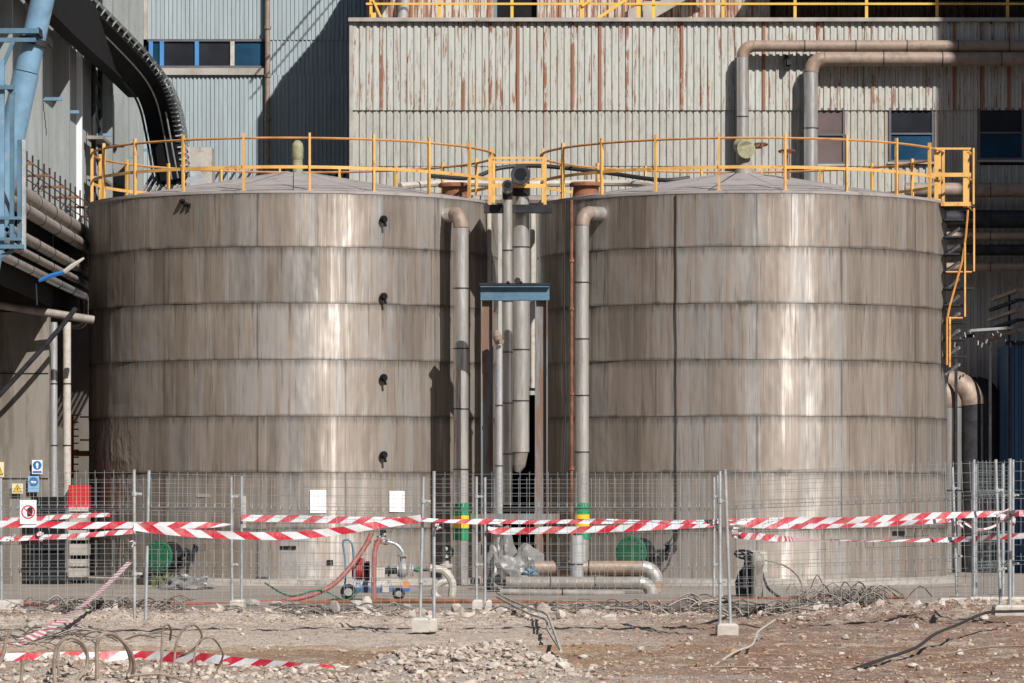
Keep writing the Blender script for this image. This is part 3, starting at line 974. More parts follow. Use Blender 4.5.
# central stacks
def open_pipe(label, px, py_top, py_bot, Y, r, m, name='stack_pipe', tip=(0, -0.5, 0.25), opening=True, joint=1.05, m_el=None):
    x = X(px, Y)
    zt = Z(py_top, Y)
    top = Vector((x, Y, zt))
    end = top + Vector(tip)
    t = clad_pipe(name, label, [(x, Y, Z(py_bot, Y)), tuple(top), tuple(end)], r, m, joint, m_el=m_el or m_elbow)
    d = Vector(tip).normalized()
    if opening:
        b = MB(); b.lathe(end - d * 0.12, [(r * 0.72, 0.0), (r * 0.72, 0.125)], 20, d); b.build('pipe_mouth', m_black, t)
        b = MB(); b.lathe(end - d * 0.03, [(r * 0.74, 0.034), (r * 1.12, 0.034), (r * 1.12, 0), (r * 0.74, 0.0), (r * 0.74, 0.034)], 20, d, cap=False); b.build('mouth_flange', m_dark, t)
    return t
open_pipe('fat stack pipe with an open rusty mouth tilted at the viewer, between the tanks', 520.5, 182, 452, 78.9, 0.17, m_alu, tip=(0.0, -0.55, 0.10), joint=1.1, m_el=m_dark)
open_pipe('slimmer stack pipe with a small open mouth, left of the fat one', 507.5, 192, 505, 78.5, 0.095, m_alu, tip=(0.0, -0.42, 0.10), m_el=m_dark)
b = MB(); b.tube([(X(520.5, 78.9), 78.9, Z(450, 78.9)), (X(519, 78.9), 78.9, Z(465, 78.9)), (X(517, 78.9), 78.9, Z(472, 78.9))], [0.16, 0.13, 0.06], 14)
tube_thing(b, 'pipe_cone', m_pipedust, 'tapered grey nozzle under the fat stack pipe', 'nozzle')
clad_pipe('stand_pipe', 'thin bright vertical pipe with a brown funnel head between the tanks', [(X(499, 77.0), 77.0, YZ), (X(499, 77.0), 77.0, Z(345, 77.0))], 0.07, m_alu_b, 1.1, seg=14)
b = MB()
c = P(499, 341, 77.0)
b.tube([c + Vector((-.06, .05, .18)), c + Vector((-.03, 0, .08)), c + Vector((0, 0, -.06))], [0.05, 0.09, 0.065], 12)
b.tube([c + Vector((0.0, -.05, 0.0)), c + Vector((0.05, -.16, -.02))], 0.05, 10)
tube_thing(b, 'funnel', m_elbow, 'brown elbow head on top of the thin bright pipe', 'funnel')
for (px, wd, lab) in ((489, 0.05, 'pale thin riser behind the blue frame, leftmost between the tanks'), (532.5, 0.05, 'pale thin strip standing for sunlit wall, right of the fat stack'), ):  # right one is added, its pale colour standing for sunlit wall behind
    yy = 80.6
    b = MB(); b.tube([(X(px, yy), yy, Z(300 if px < 500 else 388, yy)), (X(px, yy), yy, Z(212, yy))], wd, 10)
    tube_thing(b, 'riser', m_conc_l, lab, 'pipe')

# blue portal frame between the tanks
yf = 77.4
t = thing('steel_frame', 'blue painted steel portal frame with rusting columns between the tanks', 'frame', (X(515, yf), yf, YZ))
b = MB()
x0, x1 = X(480.5, yf), X(549.5, yf)
zt, zb = Z(286, yf), Z(300, yf)
b.box(x0, x1, yf - 0.12, yf + 0.12, zt - 0.025, zt + 0.01)
b.box(x0, x1, yf - 0.12, yf + 0.12, zb - 0.01, zb + 0.02)
b.box(x0 + 0.002, x1 - 0.002, yf - 0.02, yf + 0.02, zb + 0.02, zt - 0.025)
b.build('cross_beam', m_blue, t)
b = MB(); b.box(x0 - .02, x1 + .02, yf - 0.14, yf + 0.14, zt + 0.011, zt + 0.05); b.build('beam_cap', m_dark, t)
for (a0, a1) in ((481, 493.5), (535, 547.5)):
    b = MB()
    xa, xb = X(a0, yf), X(a1, yf)
    b.box(xa, xa + 0.02, yf - 0.11, yf + 0.11, YZ, zb - 0.012)
    b.box(xb - 0.02, xb, yf - 0.11, yf + 0.11, YZ, zb - 0.012)
    b.box(xa + 0.021, xb - 0.021, yf + 0.0, yf + 0.02, YZ, zb - 0.012)
    b.build('column', m_blue_r, t)
for (px, r) in ((508, 0.035), (517.5, 0.06), (521, 0.03)):
    c = P(px, 281 if r > .05 else 283, yf)
    b = MB(); b.tube([c + Vector((0, -.14, 0)), c + Vector((0, .14, 0))], r, 12)
    o = b.build('pipe_stub', m_dark, t)
b = MB(); p = P(499, 380, 76.9)

# ground pipes: two horizontal runs ending in a down elbow on the right
for (py, py_r, Y, x0_, xr_, r, lab) in ((568, 600, 71.5, 535, 656, 0.125, 'upper of two thick dusty ground pipes before the tanks'), (583, 602, 70.6, 506, 652, 0.11, 'lower of two thick dusty ground pipes before the tanks')):
    clad_pipe('ground_pipe', lab, [P(x0_, py, Y), P(xr_, py, Y), (X(xr_, Y), Y, YZ)], r, m_pipedust if r < .12 else m_alu_d, 0.8, group='thick ground pipes', m_el=m_duste)
clad_pipe('ground_pipe', 'low thin pipe lying on the yard beneath the thick ground pipes', [P(500, 592, 69.5), P(625, 594, 69.5)], 0.06, m_pipedust, 1.2)
clad_pipe('ground_pipe', 'low thin pipe on the yard, right of the valve before the tanks', [P(612, 601, 66.5), P(905, 597, 66.5)], 0.03, m_rust, 2)

# valve by left banded pipe
c = P(446, 562, 76.5)
t = thing('gate_valve', 'black handwheel gate valve left of the left banded pipe', 'valve', (c.x, c.y, YZ))
b = MB(); b.lathe((c.x, c.y, YZ), [(0.11, 0), (0.09, 0.35), (0.13, 0.36), (0.13, 0.42), (0.06, 0.44), (0.03, 0.75)], 12); b.build('valve_body', m_conc, t)
b = MB(); handwheel(b, (c.x, c.y - 0.05, Z(552, 76.5)), 0.13, (0.2, -1, 0.2), 0.02, 5); b.build('valve_wheel', m_black, t)
# pale hose loops
b = MB()
b.tube(spline([P(430, 568, 68), P(444, 571, 68), P(452, 582, 68), P(452, 597, 68)], 6), 0.065, 8)
tube_thing(b, 'hose', m_hosew, 'pale hose bending down left of the left banded pipe', 'hose')
b = MB()
b.tube(spline([P(452, 580, 68.6), P(440, 583, 68.6), P(434, 592, 68.6), P(440, 599, 68.6), P(455, 600, 68.6)], 6), 0.055, 8)
tube_thing(b, 'hose', m_hosew, 'pale hose curled on the yard under the bending one', 'hose')
# plastic sheets
def lump(name, label, c, size, m, seed, cat, sub=4, rough=0.4):
    bm = bmesh.new()
    bmesh.ops.create_icosphere(bm, subdivisions=sub, radius=1)
    for v in bm.verts:
        k = 1 + rough * 1.6 * nz(v.co.x * 1.3 + seed, v.co.y * 1.3, 1.2, v.co.z * 1.5 + seed) - rough * 0.5 * abs(nz(v.co.x * 3 + seed, v.co.y * 3, 1, v.co.z * 3)) - rough * .4 * abs(nz(v.co.x * 7 + seed, v.co.y * 7, 1, v.co.z * 7))
        v.co = Vector((v.co.x * size[0] * k, v.co.y * size[1] * k, max(-0.35, v.co.z) * size[2] * k))
    me = bpy.data.meshes.new(name)
    bm.to_mesh(me); bm.free()
    me.materials.append(m); me.shade_flat()
    o = bpy.data.objects.new(name, me); C.objects.link(o)
    o.location = c
    return tag(o, label, cat)
lump('plastic_bag', 'crumpled translucent plastic bag by the foot of the left tank', (X(188, 74), 74, YZ + 0.1), (0.42, 0.3, 0.20), m_film, 2, 'bag')
lump('plastic_sheet', 'crumpled plastic sheeting draped beside the ground pipe ends', (X(524, 72.2), 72.2, YZ + 0.25), (0.50, 0.4, 0.50), m_film, 8, 'plastic sheet')
lump('plastic_bag', 'grey plastic bag bundled behind the thin bright pipe', (X(503, 74), 74, YZ + 0.3), (0.26, 0.3, 0.66), m_film, 5, 'bag')
lump('blue_rag', 'blue rag lying on the lower ground pipe end', P(530, 573, 70.8), (0.12, 0.1, 0.08), m_blue, 3, 'rag')

# pump valve in front of the right tank
c = P(750, 598, 68)
t = thing('pump_unit', 'black valve and pump unit with handwheel before the right tank', 'pump', (c.x, c.y, YZ))
b = MB(); b.lathe((X(748, 68), 68, YZ), [(0.20, 0), (0.22, 0.25), (0.16, 0.42), (0.08, 0.5), (0.05, 0.72)], 14); b.box(X(742, 68), X(752, 68), 67.7, 68.1, YZ + .15, YZ + .5); b.build('pump_body', m_dark, t)
b = MB(); handwheel(b, (X(744, 68), 67.85, Z(554.5, 68)), 0.16, (0.1, -0.45, 1), 0.02, 5); b.build('valve_wheel', m_black, t)
b = MB(); b.box(X(747, 68.6), X(767, 68.6), 68.5, 68.8, Z(572, 68.6), Z(551, 68.6)); b.build('control_box', m_conc_l, t)
b = MB(); b.lathe((X(757, 67.6), 67.6, YZ), [(0.1, 0), (0.1, 0.5), (0.13, 0.55), (0.11, 0.7), (0.03, 0.76)], 14); b.build('stub_pipe', m_pipedust, t)
b = MB(); b.tube(spline([P(755, 553, 67.9), P(763, 575, 67.7), P(768, 588, 67.4), P(780, 598, 67.0)], 5), 0.022, 6); b.build('power_cable', m_cable, t)
b = MB(); b.tube(spline([P(765, 560, 66), P(785, 566, 66), P(800, 580, 65), P(805, 606, 63)], 6), 0.014, 6)
tube_thing(b, 'wire', m_cablegrey, 'thin grey wire arching from the pump unit to the yard', 'wire')
b = MB(); b.tube(spline([on_tank(XR, 678, 1.2, .04), P(676, 540, 77), P(668, 565, 75), P(660, 573, 72)], 6), 0.022, 6)
tube_thing(b, 'cable', m_cable, 'dark cable curving off the right tank to the ground pipe elbow', 'cable')

# weeds
def weed(px, py, Y, n, h, lab):
    b = MB()
    c = Vector((X(px, Y), Y, YZ))
    for i in range(n):
        a = random.uniform(0, 6.28); l = h * random.uniform(.5, 1)
        q = c + Vector((random.gauss(0, .08), random.gauss(0, .05), 0))
        e = q + Vector((math.cos(a) * l * .5, math.sin(a) * l * .3, l))
        w = Vector((0.014, 0, 0))
        m_ = (q + e) / 2 + Vector((0, 0, .03))
        b.add([q - w, q + w, m_ + w * 1.6, m_ - w * 1.6, e], [(0, 1, 2, 3), (3, 2, 4)])
    o = b.build('weed', m_weed)
    center_thing(o); tag(o, lab, 'plant')
weed(165, 575, 75.5, 70, .30, 'yellow-green weed tuft under the left tank manway')

# hand pump trailer with motor
def motor_pump():
    Y = 66.0
    t = thing('pump_trailer', 'small blue and white pump trolley with red motor before the left tank', 'pump', (X(385, Y), Y, YZ))
    def bx(a0, a1, p0, p1, y0, y1, m, nm):
        b = MB(); b.box(X(a0, Y), X(a1, Y), Y + y0, Y + y1, Z(p1, Y), Z(p0, Y)); return b.build(nm, m, t)
    bx(354, 388, 580.5, 587, -.22, .22, m_pumpwhite, 'tray_upper')
    bx(353, 389, 587, 592.5, -.24, .24, m_pumpblue, 'tray_lower')
    bx(388, 410, 588, 591.5, -.2, .2, m_pumpblue, 'tray_tongue')
    bx(383, 389.5, 584, 592, -.29, -.242, m_conc_l, 'latch_box')
    tx = bpy.data.curves.new('tray_lettering', 'FONT')
    tx.body = 'MAC3'; tx.size = 0.115; tx.extrude = 0.001
    to = bpy.data.objects.new('tray_lettering', tx)
    dg = bpy.context.evaluated_depsgraph_get()
    C.objects.link(to); bpy.context.view_layer.update()
    me = bpy.data.meshes.new_from_object(to.evaluated_get(bpy.context.evaluated_depsgraph_get()))
    bpy.data.objects.remove(to)
    me.materials.clear(); me.materials.append(m_signblue)
    o = bpy.data.objects.new('lettering', me); C.objects.link(o); o.parent = t
    o.rotation_euler = (R(90), 0, 0)
    o.location = Vector((X(356, Y), Y - .225, Z(586.4, Y))) - WO[t.name]
    # red motor with cooling fins
    b = MB(); c0 = Vector((X(352, Y), Y, Z(571, Y))); c1 = Vector((X(369, Y), Y, Z(571, Y)))
    b.tube([c0, c0 + Vector((.03, 0, 0)), c1], [0.11, 0.14, 0.14], 18); b.build('motor', m_red, t)
    for k in range(7):
        x = c0.x + .05 + k * 0.032
        b = MB(); b.tube([(x, Y, c0.z), (x + .01, Y, c0.z)], 0.155, 18); b.build('cooling_fin', m_red, t)
    b = MB(); b.box(c0.x + .06, c0.x + .2, Y - .07, Y + .07, c0.z + .14, c0.z + .21); b.build('terminal_box', m_red, t)
    b = MB(); b.tube([(X(366, Y), Y, c0.z), (X(369.5, Y), Y, c0.z)], 0.16, 18); b.build('end_bell', m_black, t)
    bx(370, 385, 567.5, 578, -.1, .1, m_conc_l, 'coupling_guard')
    b = MB(); b.tube([(X(385, Y), Y, Z(571, Y)), (X(397, Y), Y, Z(571, Y))], 0.05, 12); b.tube([(X(388, Y), Y, Z(571, Y)), (X(389.5, Y), Y, Z(571, Y))], 0.09, 12); b.build('shaft', m_dark, t)
    # volute pump
    b = MB(); cc = Vector((X(403, Y), Y, Z(570, Y)))
    b.lathe(cc + Vector((-.09, 0, 0)), [(0.06, 0), (0.13, .03), (0.15, .08), (0.13, .14), (0.07, .17)], 18, (1, 0, 0)); b.box(cc.x - .05, cc.x + .06, Y - .07, Y + .05, cc.z - .17, cc.z - .08); b.build('pump_casing', m_grey, t)
    for dx in (-.09, .11, .15):
        b = MB(); b.tube([cc + Vector((dx, 0, 0)), cc + Vector((dx + .02, 0, 0))], 0.105, 16); b.build('flange', m_galv, t)
    b = MB(); b.tube([cc + Vector((0, 0, .1)), cc + Vector((0, 0, .25))], 0.05, 12); b.build('outlet', m_grey, t)
    b = MB(); b.tube([cc + Vector((0, 0, .22)), cc + Vector((0, 0, .245))], 0.09, 14); b.build('flange', m_olive, t)
    b = MB(); b.tube([cc + Vector((.17, 0, 0)), cc + Vector((.42, 0, 0))], 0.022, 8); b.build('drain_pipe', m_dark, t)
    b = MB(); b.tube([cc + Vector((.2, 0, 0)), cc + Vector((.28, 0, 0))], 0.035, 8); b.build('hose_coupling', m_green, t)
    # silver goose neck to the hose manifold
    b = MB(); b.tube(spline([cc + Vector((0, 0, .25)), P(402, 551, Y), P(397, 545, Y), P(389, 542, Y), P(383, 541, Y)], 6), 0.026, 10); b.build('goose_neck', m_galv, t)
    b = MB()
    for k in range(9):
        q = P(random.uniform(371, 389), random.uniform(536, 544), Y - .05)
        b.bar(q, q + Vector((random.uniform(-.06, .06), -.05, random.uniform(-.05, .05))), 0.04, 0.03)
    b.build('manifold', m_galv, t)
    b = MB(); b.box(X(380, Y), X(386, Y), Y - .05, Y + .05, Z(537, Y), Z(530, Y)); b.build('valve_actuator', m_black, t)
    b = MB()
    b.tube([P(374, 541, Y - .08), P(388, 544, Y - .1)], 0.022, 8); b.tube([P(380, 535, Y - .08), P(377, 545, Y - .1)], 0.018, 8); b.build('red_levers', m_red, t)
    # blue push handle
    b = MB(); b.tube(spline([P(345, 592, Y - .2), P(345, 560, Y - .2), P(343, 543, Y - .2), P(346, 540, Y - .2), P(350, 541, Y - .2), P(353, 550, Y - .2), P(355, 585, Y - .2)], 6), 0.017, 8); b.build('push_handle', m_blue, t)
    # wheels and jack
    for (px, r) in ((349, .13), (399, .10)):
        c = Vector((X(px, Y), Y - .2, YZ + r))
        b = MB(); b.tube([c, c + Vector((0, -.06, 0))], r, 18); w = b.build('wheel', m_black, t)
        b = MB(); b.tube([c + Vector((0, -.055, 0)), c + Vector((0, -.07, 0))], r * .5, 14); b.build('hub', m_grey, t)
    b = MB(); b.box(X(403, Y), X(409, Y), Y - .12, Y, Z(588, Y), Z(581, Y)); b.build('junction_box', m_orange, t)
    return t
motor_pump()
for (pts, lab, r) in (([(388, 533, 65.6), (383, 538, 65.7), (377, 540, 65.7)], '', 0.03),):
    pass
b = MB(); b.tube(spline([P(371, 534, 65.8), P(366, 545, 65.6), P(352, 565, 65.4), P(335, 583, 65.2), P(315, 594, 65), P(290, 600, 64.8), P(262, 603, 64.5), P(230, 604, 64.3)], 6), 0.040, 10)
tube_thing(b, 'hose', m_hose, 'red hose sloping from the pump manifold down to the left', 'hose')
b = MB(); b.tube(spline([P(379, 540, 65.8), P(375, 550, 65.6), P(374, 575, 65.5), P(374, 600, 65.4)], 6), 0.042, 10)
tube_thing(b, 'hose', m_hose, 'red hose hanging straight down in front of the pump trolley', 'hose')
b = MB(); b.tube(spline([P(-20, 603, 61.5), P(60, 604, 61.5), P(130, 605, 61.5), P(200, 604, 62.5), P(235, 604, 64)], 6), 0.03, 8)
tube_thing(b, 'hose', m_hose, 'red hose lying flat along the yard edge at the left', 'hose')
b = MB(); b.tube(spline([P(300, 603, 63.5), P(420, 601, 63.5), P(560, 603, 63.5), P(700, 604, 63)], 6), 0.035, 8)
tube_thing(b, 'conduit', m_rust, 'long rusty pipe lying along the yard edge in the middle', 'pipe')
b = MB(); b.tube(spline([P(265, 583, 66), P(290, 596, 65), P(320, 590, 65), P(345, 600, 65), P(360, 590, 65.5)], 6), 0.014, 6)
tube_thing(b, 'hose', m_green, 'thin green garden hose winding left of the pump trolley', 'hose')

# ------------------------------------------------------------------ fences
def fence_mesh_wire(x0, x1, z0, z1, dx=0.115):
    b = MB()
    def wire(a, c, r):
        d = (c - a).normalized()
        n1, n2 = frame_of(d)
        vs = []
        for p in (a, c):
            for k in range(3):
                t = 2 * math.pi * k / 3
                vs.append(p + (n1 * math.cos(t) + n2 * math.sin(t)) * r)
        b.add(vs, [(0, 1, 4, 3), (1, 2, 5, 4), (2, 0, 3, 5)])
    r = 0.0027
    n = int((x1 - x0) / dx)
    for i in range(1, n):
        x = x0 + (x1 - x0) * i / n
        pts = [(0, z0), (0, z0 + .38), (-.03, z0 + .43), (0, z0 + .48), (0, z1 - .46), (-.03, z1 - .41), (0, z1 - .36), (0, z1 + .03)]
        for a, c in zip(pts, pts[1:]):
            wire(Vector((x, a[0], a[1])), Vector((x, c[0], c[1])), r)
    zs = [z0, z0 + .13, z0 + .26, z0 + .38, z0 + .43, z0 + .48]
    zz = z0 + .48
    while zz < z1 - .55:
        zz += .145; zs.append(zz)
    zs += [z1 - .46, z1 - .41, z1 - .36, z1 - .24, z1 - .12, z1]
    for z in zs:
        y = -.03 if abs(z - (z0 + .43)) < .001 or abs(z - (z1 - .41)) < .001 else 0.004
        wire(Vector((x0, y, z)), Vector((x1, y, z)), r)
    return b
WIRE = None; POST = None
def fence_panel(pl, pr, Yl, Yr, ztop_l, ztop_r, zb_l, zb_r, label, group, post_top_pad=0.03):
    """panel from column pl to pr (origin at the left post's foot)"""
    a = Vector((X(pl, Yl), Yl, zb_l)); c = Vector((X(pr, Yr), Yr, zb_r))
    d = c - a
    W = math.hypot(d.x, d.y)
    t = thing('mesh_fence', label, 'fence', tuple(a), group)
    H = ztop_l - zb_l
    t.rotation_euler = (0, -math.atan2(d.z, W), math.atan2(d.y, d.x))
    for x in (0, W):
        b = MB(); b.tube([(x, 0, 0), (x, 0, H)], 0.021, 10)
        o = b.build('frame_post', m_galv)
        o.parent = t
        b = MB(); b.tube([(x, 0, H), (x, 0, H + .008)], 0.024, 10)
        k = b.build('post_cap', m_galv); k.parent = o
    for hz in (0.55, 1.55):
        b = MB(); b.tube([(W, 0, hz), (W, 0, hz + .05)], 0.032, 8); b.box(W + .02, W + .10, -.012, .012, hz + .01, hz + .04); b.tube([(W + .06, -.03, hz + .025), (W + .06, .03, hz + .025)], .012, 6)
        k = b.build('clamp', m_galv); k.parent = t
    b = fence_mesh_wire(0.02, W - 0.02, 0.12, H - 0.03)
    o = b.build('wire_mesh', m_wire, smooth=False, recalc=False)
    o.parent = t
    stuff(o)
    return t
g1 = 'front row of mesh fence panels'
g2 = 'rear row of mesh fence panels'
YF, YB = 51.0, 60.0
fence_panel(-140, 134.5, YF, YF + .1, 2.05, 2.05, .18, .19, 'front mesh fence panel at the left edge, hung with a no entry sign', g1)
fence_panel(145.5, 420, YF + .1, YF, 2.05, 2.04, .18, .10, 'front mesh fence panel before the left tank and pump trolley', g1)
fence_panel(434, 720, YF, YF - .3, 2.04, 2.06, .10, .10, 'front mesh fence panel before the gap between the two tanks', g1)
fence_panel(730.5, 1001, YF - .3, YF + 1, 2.06, 2.14, .10, .24, 'front mesh fence panel before the right tank, rising to the right', g1)
fence_panel(1010, 1200, YF + .2, YF + .3, 2.20, 2.20, .38, .38, 'front mesh fence panel cut off by the right edge', g1)
fence_panel(-236, -5, YB, YB, 2.0, 2.0, .16, .16, 'rear mesh fence panel just outside the left edge', g2)
fence_panel(1.5, 232, YB, YB, 2.02, 2.03, .16, .18, 'rear mesh fence panel before the dark bay left of the tanks', g2)
fence_panel(241.5, 476.5, YB, YB, 2.04, 2.04, .18, .18, 'rear mesh fence panel behind the left tank notices', g2)
fence_panel(485, 714, YB, YB, 2.03, 2.06, .18, .18, 'rear mesh fence panel across the gap between the tanks', g2)
fence_panel(722, 957, YB, YB, 2.06, 2.15, .18, .30, 'rear mesh fence panel before the right tank', g2)
fence_panel(973, 1003, YB - .5, YB + 1.6, 2.25, 2.25, .20, .20, 'short looking mesh panel stacked edge on at the right', 'stacked fence panels')
fence_panel(974, 1013, YB - .9, YB - .6, 2.28, 2.28, .20, .20, 'narrow mesh panel stacked closest to the right edge', 'stacked fence panels')
fence_panel(976, 1009, YB - .2, YB + .8, 2.22, 2.22, .20, .20, 'middle mesh panel of the stack at the right', 'stacked fence panels')

def foot(px, py, Y, w, h, d, label, group='concrete fence feet', z0=None, rot=0.0, m=None):
    x = X(px, Y)
    z = z0 if z0 is not None else Z(py, Y)
    b = MB()
    c = 0.025
    vs = []
    for (k, zz) in ((0, 0), (0, h - c), (c, h)):
        for (sx, sy) in ((-1, -1), (1, -1), (1, 1), (-1, 1)):
            vs.append((sx * (w / 2 - k) + random.uniform(-.004, .004), sy * (d / 2 - k), zz))
    fs = [(3, 2, 1, 0), (8, 9, 10, 11)]
    for l in (0, 4):
        for k in range(4):
            k2 = (k + 1) % 4
            fs.append((l + k, l + k2, l + 4 + k2, l + 4 + k))
    b.add(vs, fs)
    o = b.build('concrete_block', m or m_conc_l)
    o.location = (x, Y, z); o.rotation_euler = (0, 0, rot)
    return tag(o, label, 'concrete block', group)
foot(421, 631, YF, .21, .17, .55, 'concrete foot under the front fence posts nearest the pump, left half')
foot(433.5, 630, YF + .05, .10, .15, .5, 'slim concrete foot beside the wider one near the pump')
foot(727, 636, YF - .35, .26, .16, .55, 'concrete foot under the front fence posts before the right tank')
foot(10, 607, YB, .33, .14, .5, 'long pale concrete foot of the rear fence at the left edge', z0=YZ)
foot(238, 608, YB, .20, .14, .5, 'concrete foot of the rear fence left of the pump', z0=YZ)
foot(478, 608, YB, .16, .14, .5, 'concrete foot of the rear fence between the tanks, left half', z0=YZ)
foot(489, 608, YB - .1, .08, .14, .5, 'slim concrete foot of the rear fence between the tanks', z0=YZ)
foot(717, 606, YB, .18, .14, .5, 'concrete foot of the rear fence behind the front posts before the right tank', z0=YZ)
foot(954, 606, YB - .8, .44, .15, .3, 'long low concrete block under the rear fence at the right', z0=YZ + .03)
foot(998, 606, YB - 1, .85, .16, .3, 'longest low cream concrete block at the right edge', z0=YZ + .04)
foot(1010, 612, YF + .25, .42, .13, .4, 'concrete foot under the front fence posts at the right edge', z0=.24)

# ------------------------------------------------------------------ tapes
def tape(pts, w, label, m=m_tape, n=10, name='barrier_tape', group='red and white barrier tapes', wob=0.006, flip=False, face=False):
    """pts: (px, py, Y, roll degrees)"""
    P3 = [P(p[0], p[1], p[2]) for p in pts]
    ro = [p[3] if len(p) > 3 else 0 for p in pts]
    cur = spline(P3, n)
    m_ = len(cur)
    vs, uvs, fs = [], [], []
    L = 0
    for i, c in enumerate(cur):
        if i: L += (c - cur[i - 1]).length
        k = i / n
        k0 = min(int(k), len(ro) - 2) if len(ro) > 1 else 0
        a = ro[k0] + (ro[k0 + 1] - ro[k0]) * (k - k0)
        a = R(a + 24 * nz(L, 0, 2.1, w * 9 + P3[0].x))
        d = (cur[min(i + 1, m_ - 1)] - cur[max(i - 1, 0)]).normalized()
        side = Vector((0, 1, 0)) - d * d.y; side.normalize()
        up = d.cross(side) * -1
        if up.z < 0: up = -up
        wv = up * math.cos(a) + side * math.sin(a)
        if face:
            wv = d.cross(Vector((0, 1, 0))).normalized()
            side = Vector((0, 1, 0))
        off = side * (wob * 2 * nz(L, 3, 3.0, 5)) + up * (0.010 * nz(L, 7, 1.6, 5) + 0.004 * nz(L, 7, 6, 5))
        for s_, vv in ((-.5, 0.0), (0, 0.5), (.5, 1.0)):
            q = c + off + wv * (w * s_) + side * (0.006 if s_ == 0 else 0) * (1 if nz(L, 1, 2, 2) > 0 else -1)
            vs.append(q); uvs.append((L * (-1 if flip else 1), vv))
    for i in range(m_ - 1):
        for j in range(2):
            fs.append((i * 3 + j, i * 3 + j + 1, (i + 1) * 3 + j + 1, (i + 1) * 3 + j))
    b = MB(); b.v = [tuple(v) for v in vs]; b.f = fs
    o = b.build(name, m, uv=uvs, recalc=False, smooth=True)
    return tag(o, label, 'barrier tape', group)
yf_, yb_ = YF - .06, YB - .06
tape([(-30, 523, yf_, 0), (60, 525, yf_, 5), (134, 525.5, yf_, 0), (190, 525.5, yf_, 10), (215, 525, yf_, 50), (234, 524, yf_, 88)], .085, 'straight barrier tape at the left edge, below the no entry sign', flip=True)
tape([(134, 526.5, yf_ - .03, 20), (150, 528.5, yf_ - .03, 0), (200, 534, yf_ - .03, 0), (241, 535.5, yf_, 0), (290, 536, yf_, 0), (340, 531, yf_, 0), (380, 524.5, yf_, 0), (405, 520.5, yf_, 0), (421, 518.5, yf_ - .02, 10)], .098, 'widest barrier tape, sagging in front of the left tank')
tape([(-20, 539, yb_, 30), (30, 538, yb_, 10), (80, 535.5, yb_, 10), (135, 531.5, yb_, 10)], .075, 'lower thin barrier tape at the left edge, tied with knots', m_tape_far, flip=False)
tape([(-30, 519, YB + 4, 0), (20, 520, YB + 4, 0), (70, 516, YB + 4, 10), (110, 515, YB + 4, 30)], .08, 'shaded far barrier tape behind the no entry sign', m_tape_far)
tape([(241, 517.5, yb_, 0), (300, 519, yb_, 0), (350, 520, yb_, 5), (400, 520.5, yb_, 20), (420, 520.5, yb_, 60)], .10, 'rear barrier tape passing under the paper notices', m_tape_r)
tape([(421, 519.5, yf_, 60), (435, 520, yf_, 50), (470, 521.5, yf_, 45), (520, 522, yf_, 50), (600, 521.5, yf_, 45), (660, 522, yf_, 52), (720, 521.5, yf_, 45)], .085, 'thin rolled barrier tape across the gap between tanks, upper one', m_tape_far)
tape([(488, 527, yb_, 75), (496, 530.5, yb_, 20), (540, 530.5, yb_, 0), (590, 529.5, yb_, 0), (640, 527.5, yb_, 0), (690, 525, yb_, 10), (716, 523, yb_, 30)], .102, 'lower barrier tape across the gap between tanks', m_tape, flip=True)
tape([(730, 523, yf_, 60), (745, 521, yf_, 20), (800, 520.5, yf_, 10), (860, 520, yf_, 0), (920, 516.5, yf_ + .3, 0), (1001, 513.5, yf_ + 1, 20), (1016, 513.5, yf_ - .5, 30), (1060, 513, yf_, 30)], .082, 'upper barrier tape along the right tank to the right edge', m_tape_r, flip=False)
tape([(728, 519, yb_, 70), (760, 525, yb_, 0), (820, 525.5, yb_, 0), (880, 524, yb_, 0), (930, 521, yb_, 0), (955, 518, yb_, 10)], .092, 'crumpled barrier tape half hidden under the upper right tape', m_tape_r)
tape([(731, 534, yf_, 20), (760, 537, yf_ + .8, 10), (790, 539, yf_ + 2, 40), (830, 540.5, yb_, 80), (870, 541, yb_, 80), (910, 540.5, yb_, 50), (957, 539.5, yb_, 20), (1000, 537, yb_ - .8, 10), (1040, 535, yb_ - 1, 10)], .085, 'lowest barrier tape of the right side, pinched in its middle', m_tape_r)
tape([(964, 522, yb_ + .3, 10), (975, 528, yb_ + .3, 20), (985, 529, yb_ + .3, 10), (998, 524, yb_ + .3, 30)], .04, 'faded brownish tape loop sagging on the stacked panels', m_tape_twist)
tape([(129.5, 562, 59.8, 50), (110, 582, 57, 40), (85, 604, 53.5, 35), (60, 622, 50.5, 30), (30, 638, 48, 30), (-12, 652, 46, 30)], .085, 'long twisted barrier tape slanting down to the left foreground', m_tape_twist, face=True)
tg = []
for px, py in ((-20, 655.5), (60, 657), (130, 656), (200, 659.5), (270, 664.5), (320, 668.5), (350, 670)):
    tg.append(px)
tape([(-30, 657.5, 41.2, 12), (60, 657.5, 41.2, 12), (130, 656, 41.5, 12), (200, 658.5, 41.0, 15), (270, 665, 40.4, 15), (320, 669, 40.0, 30), (352, 670, 40.0, 70)], .105, 'barrier tape lying low across the left foreground rubble', m_tape, flip=True)
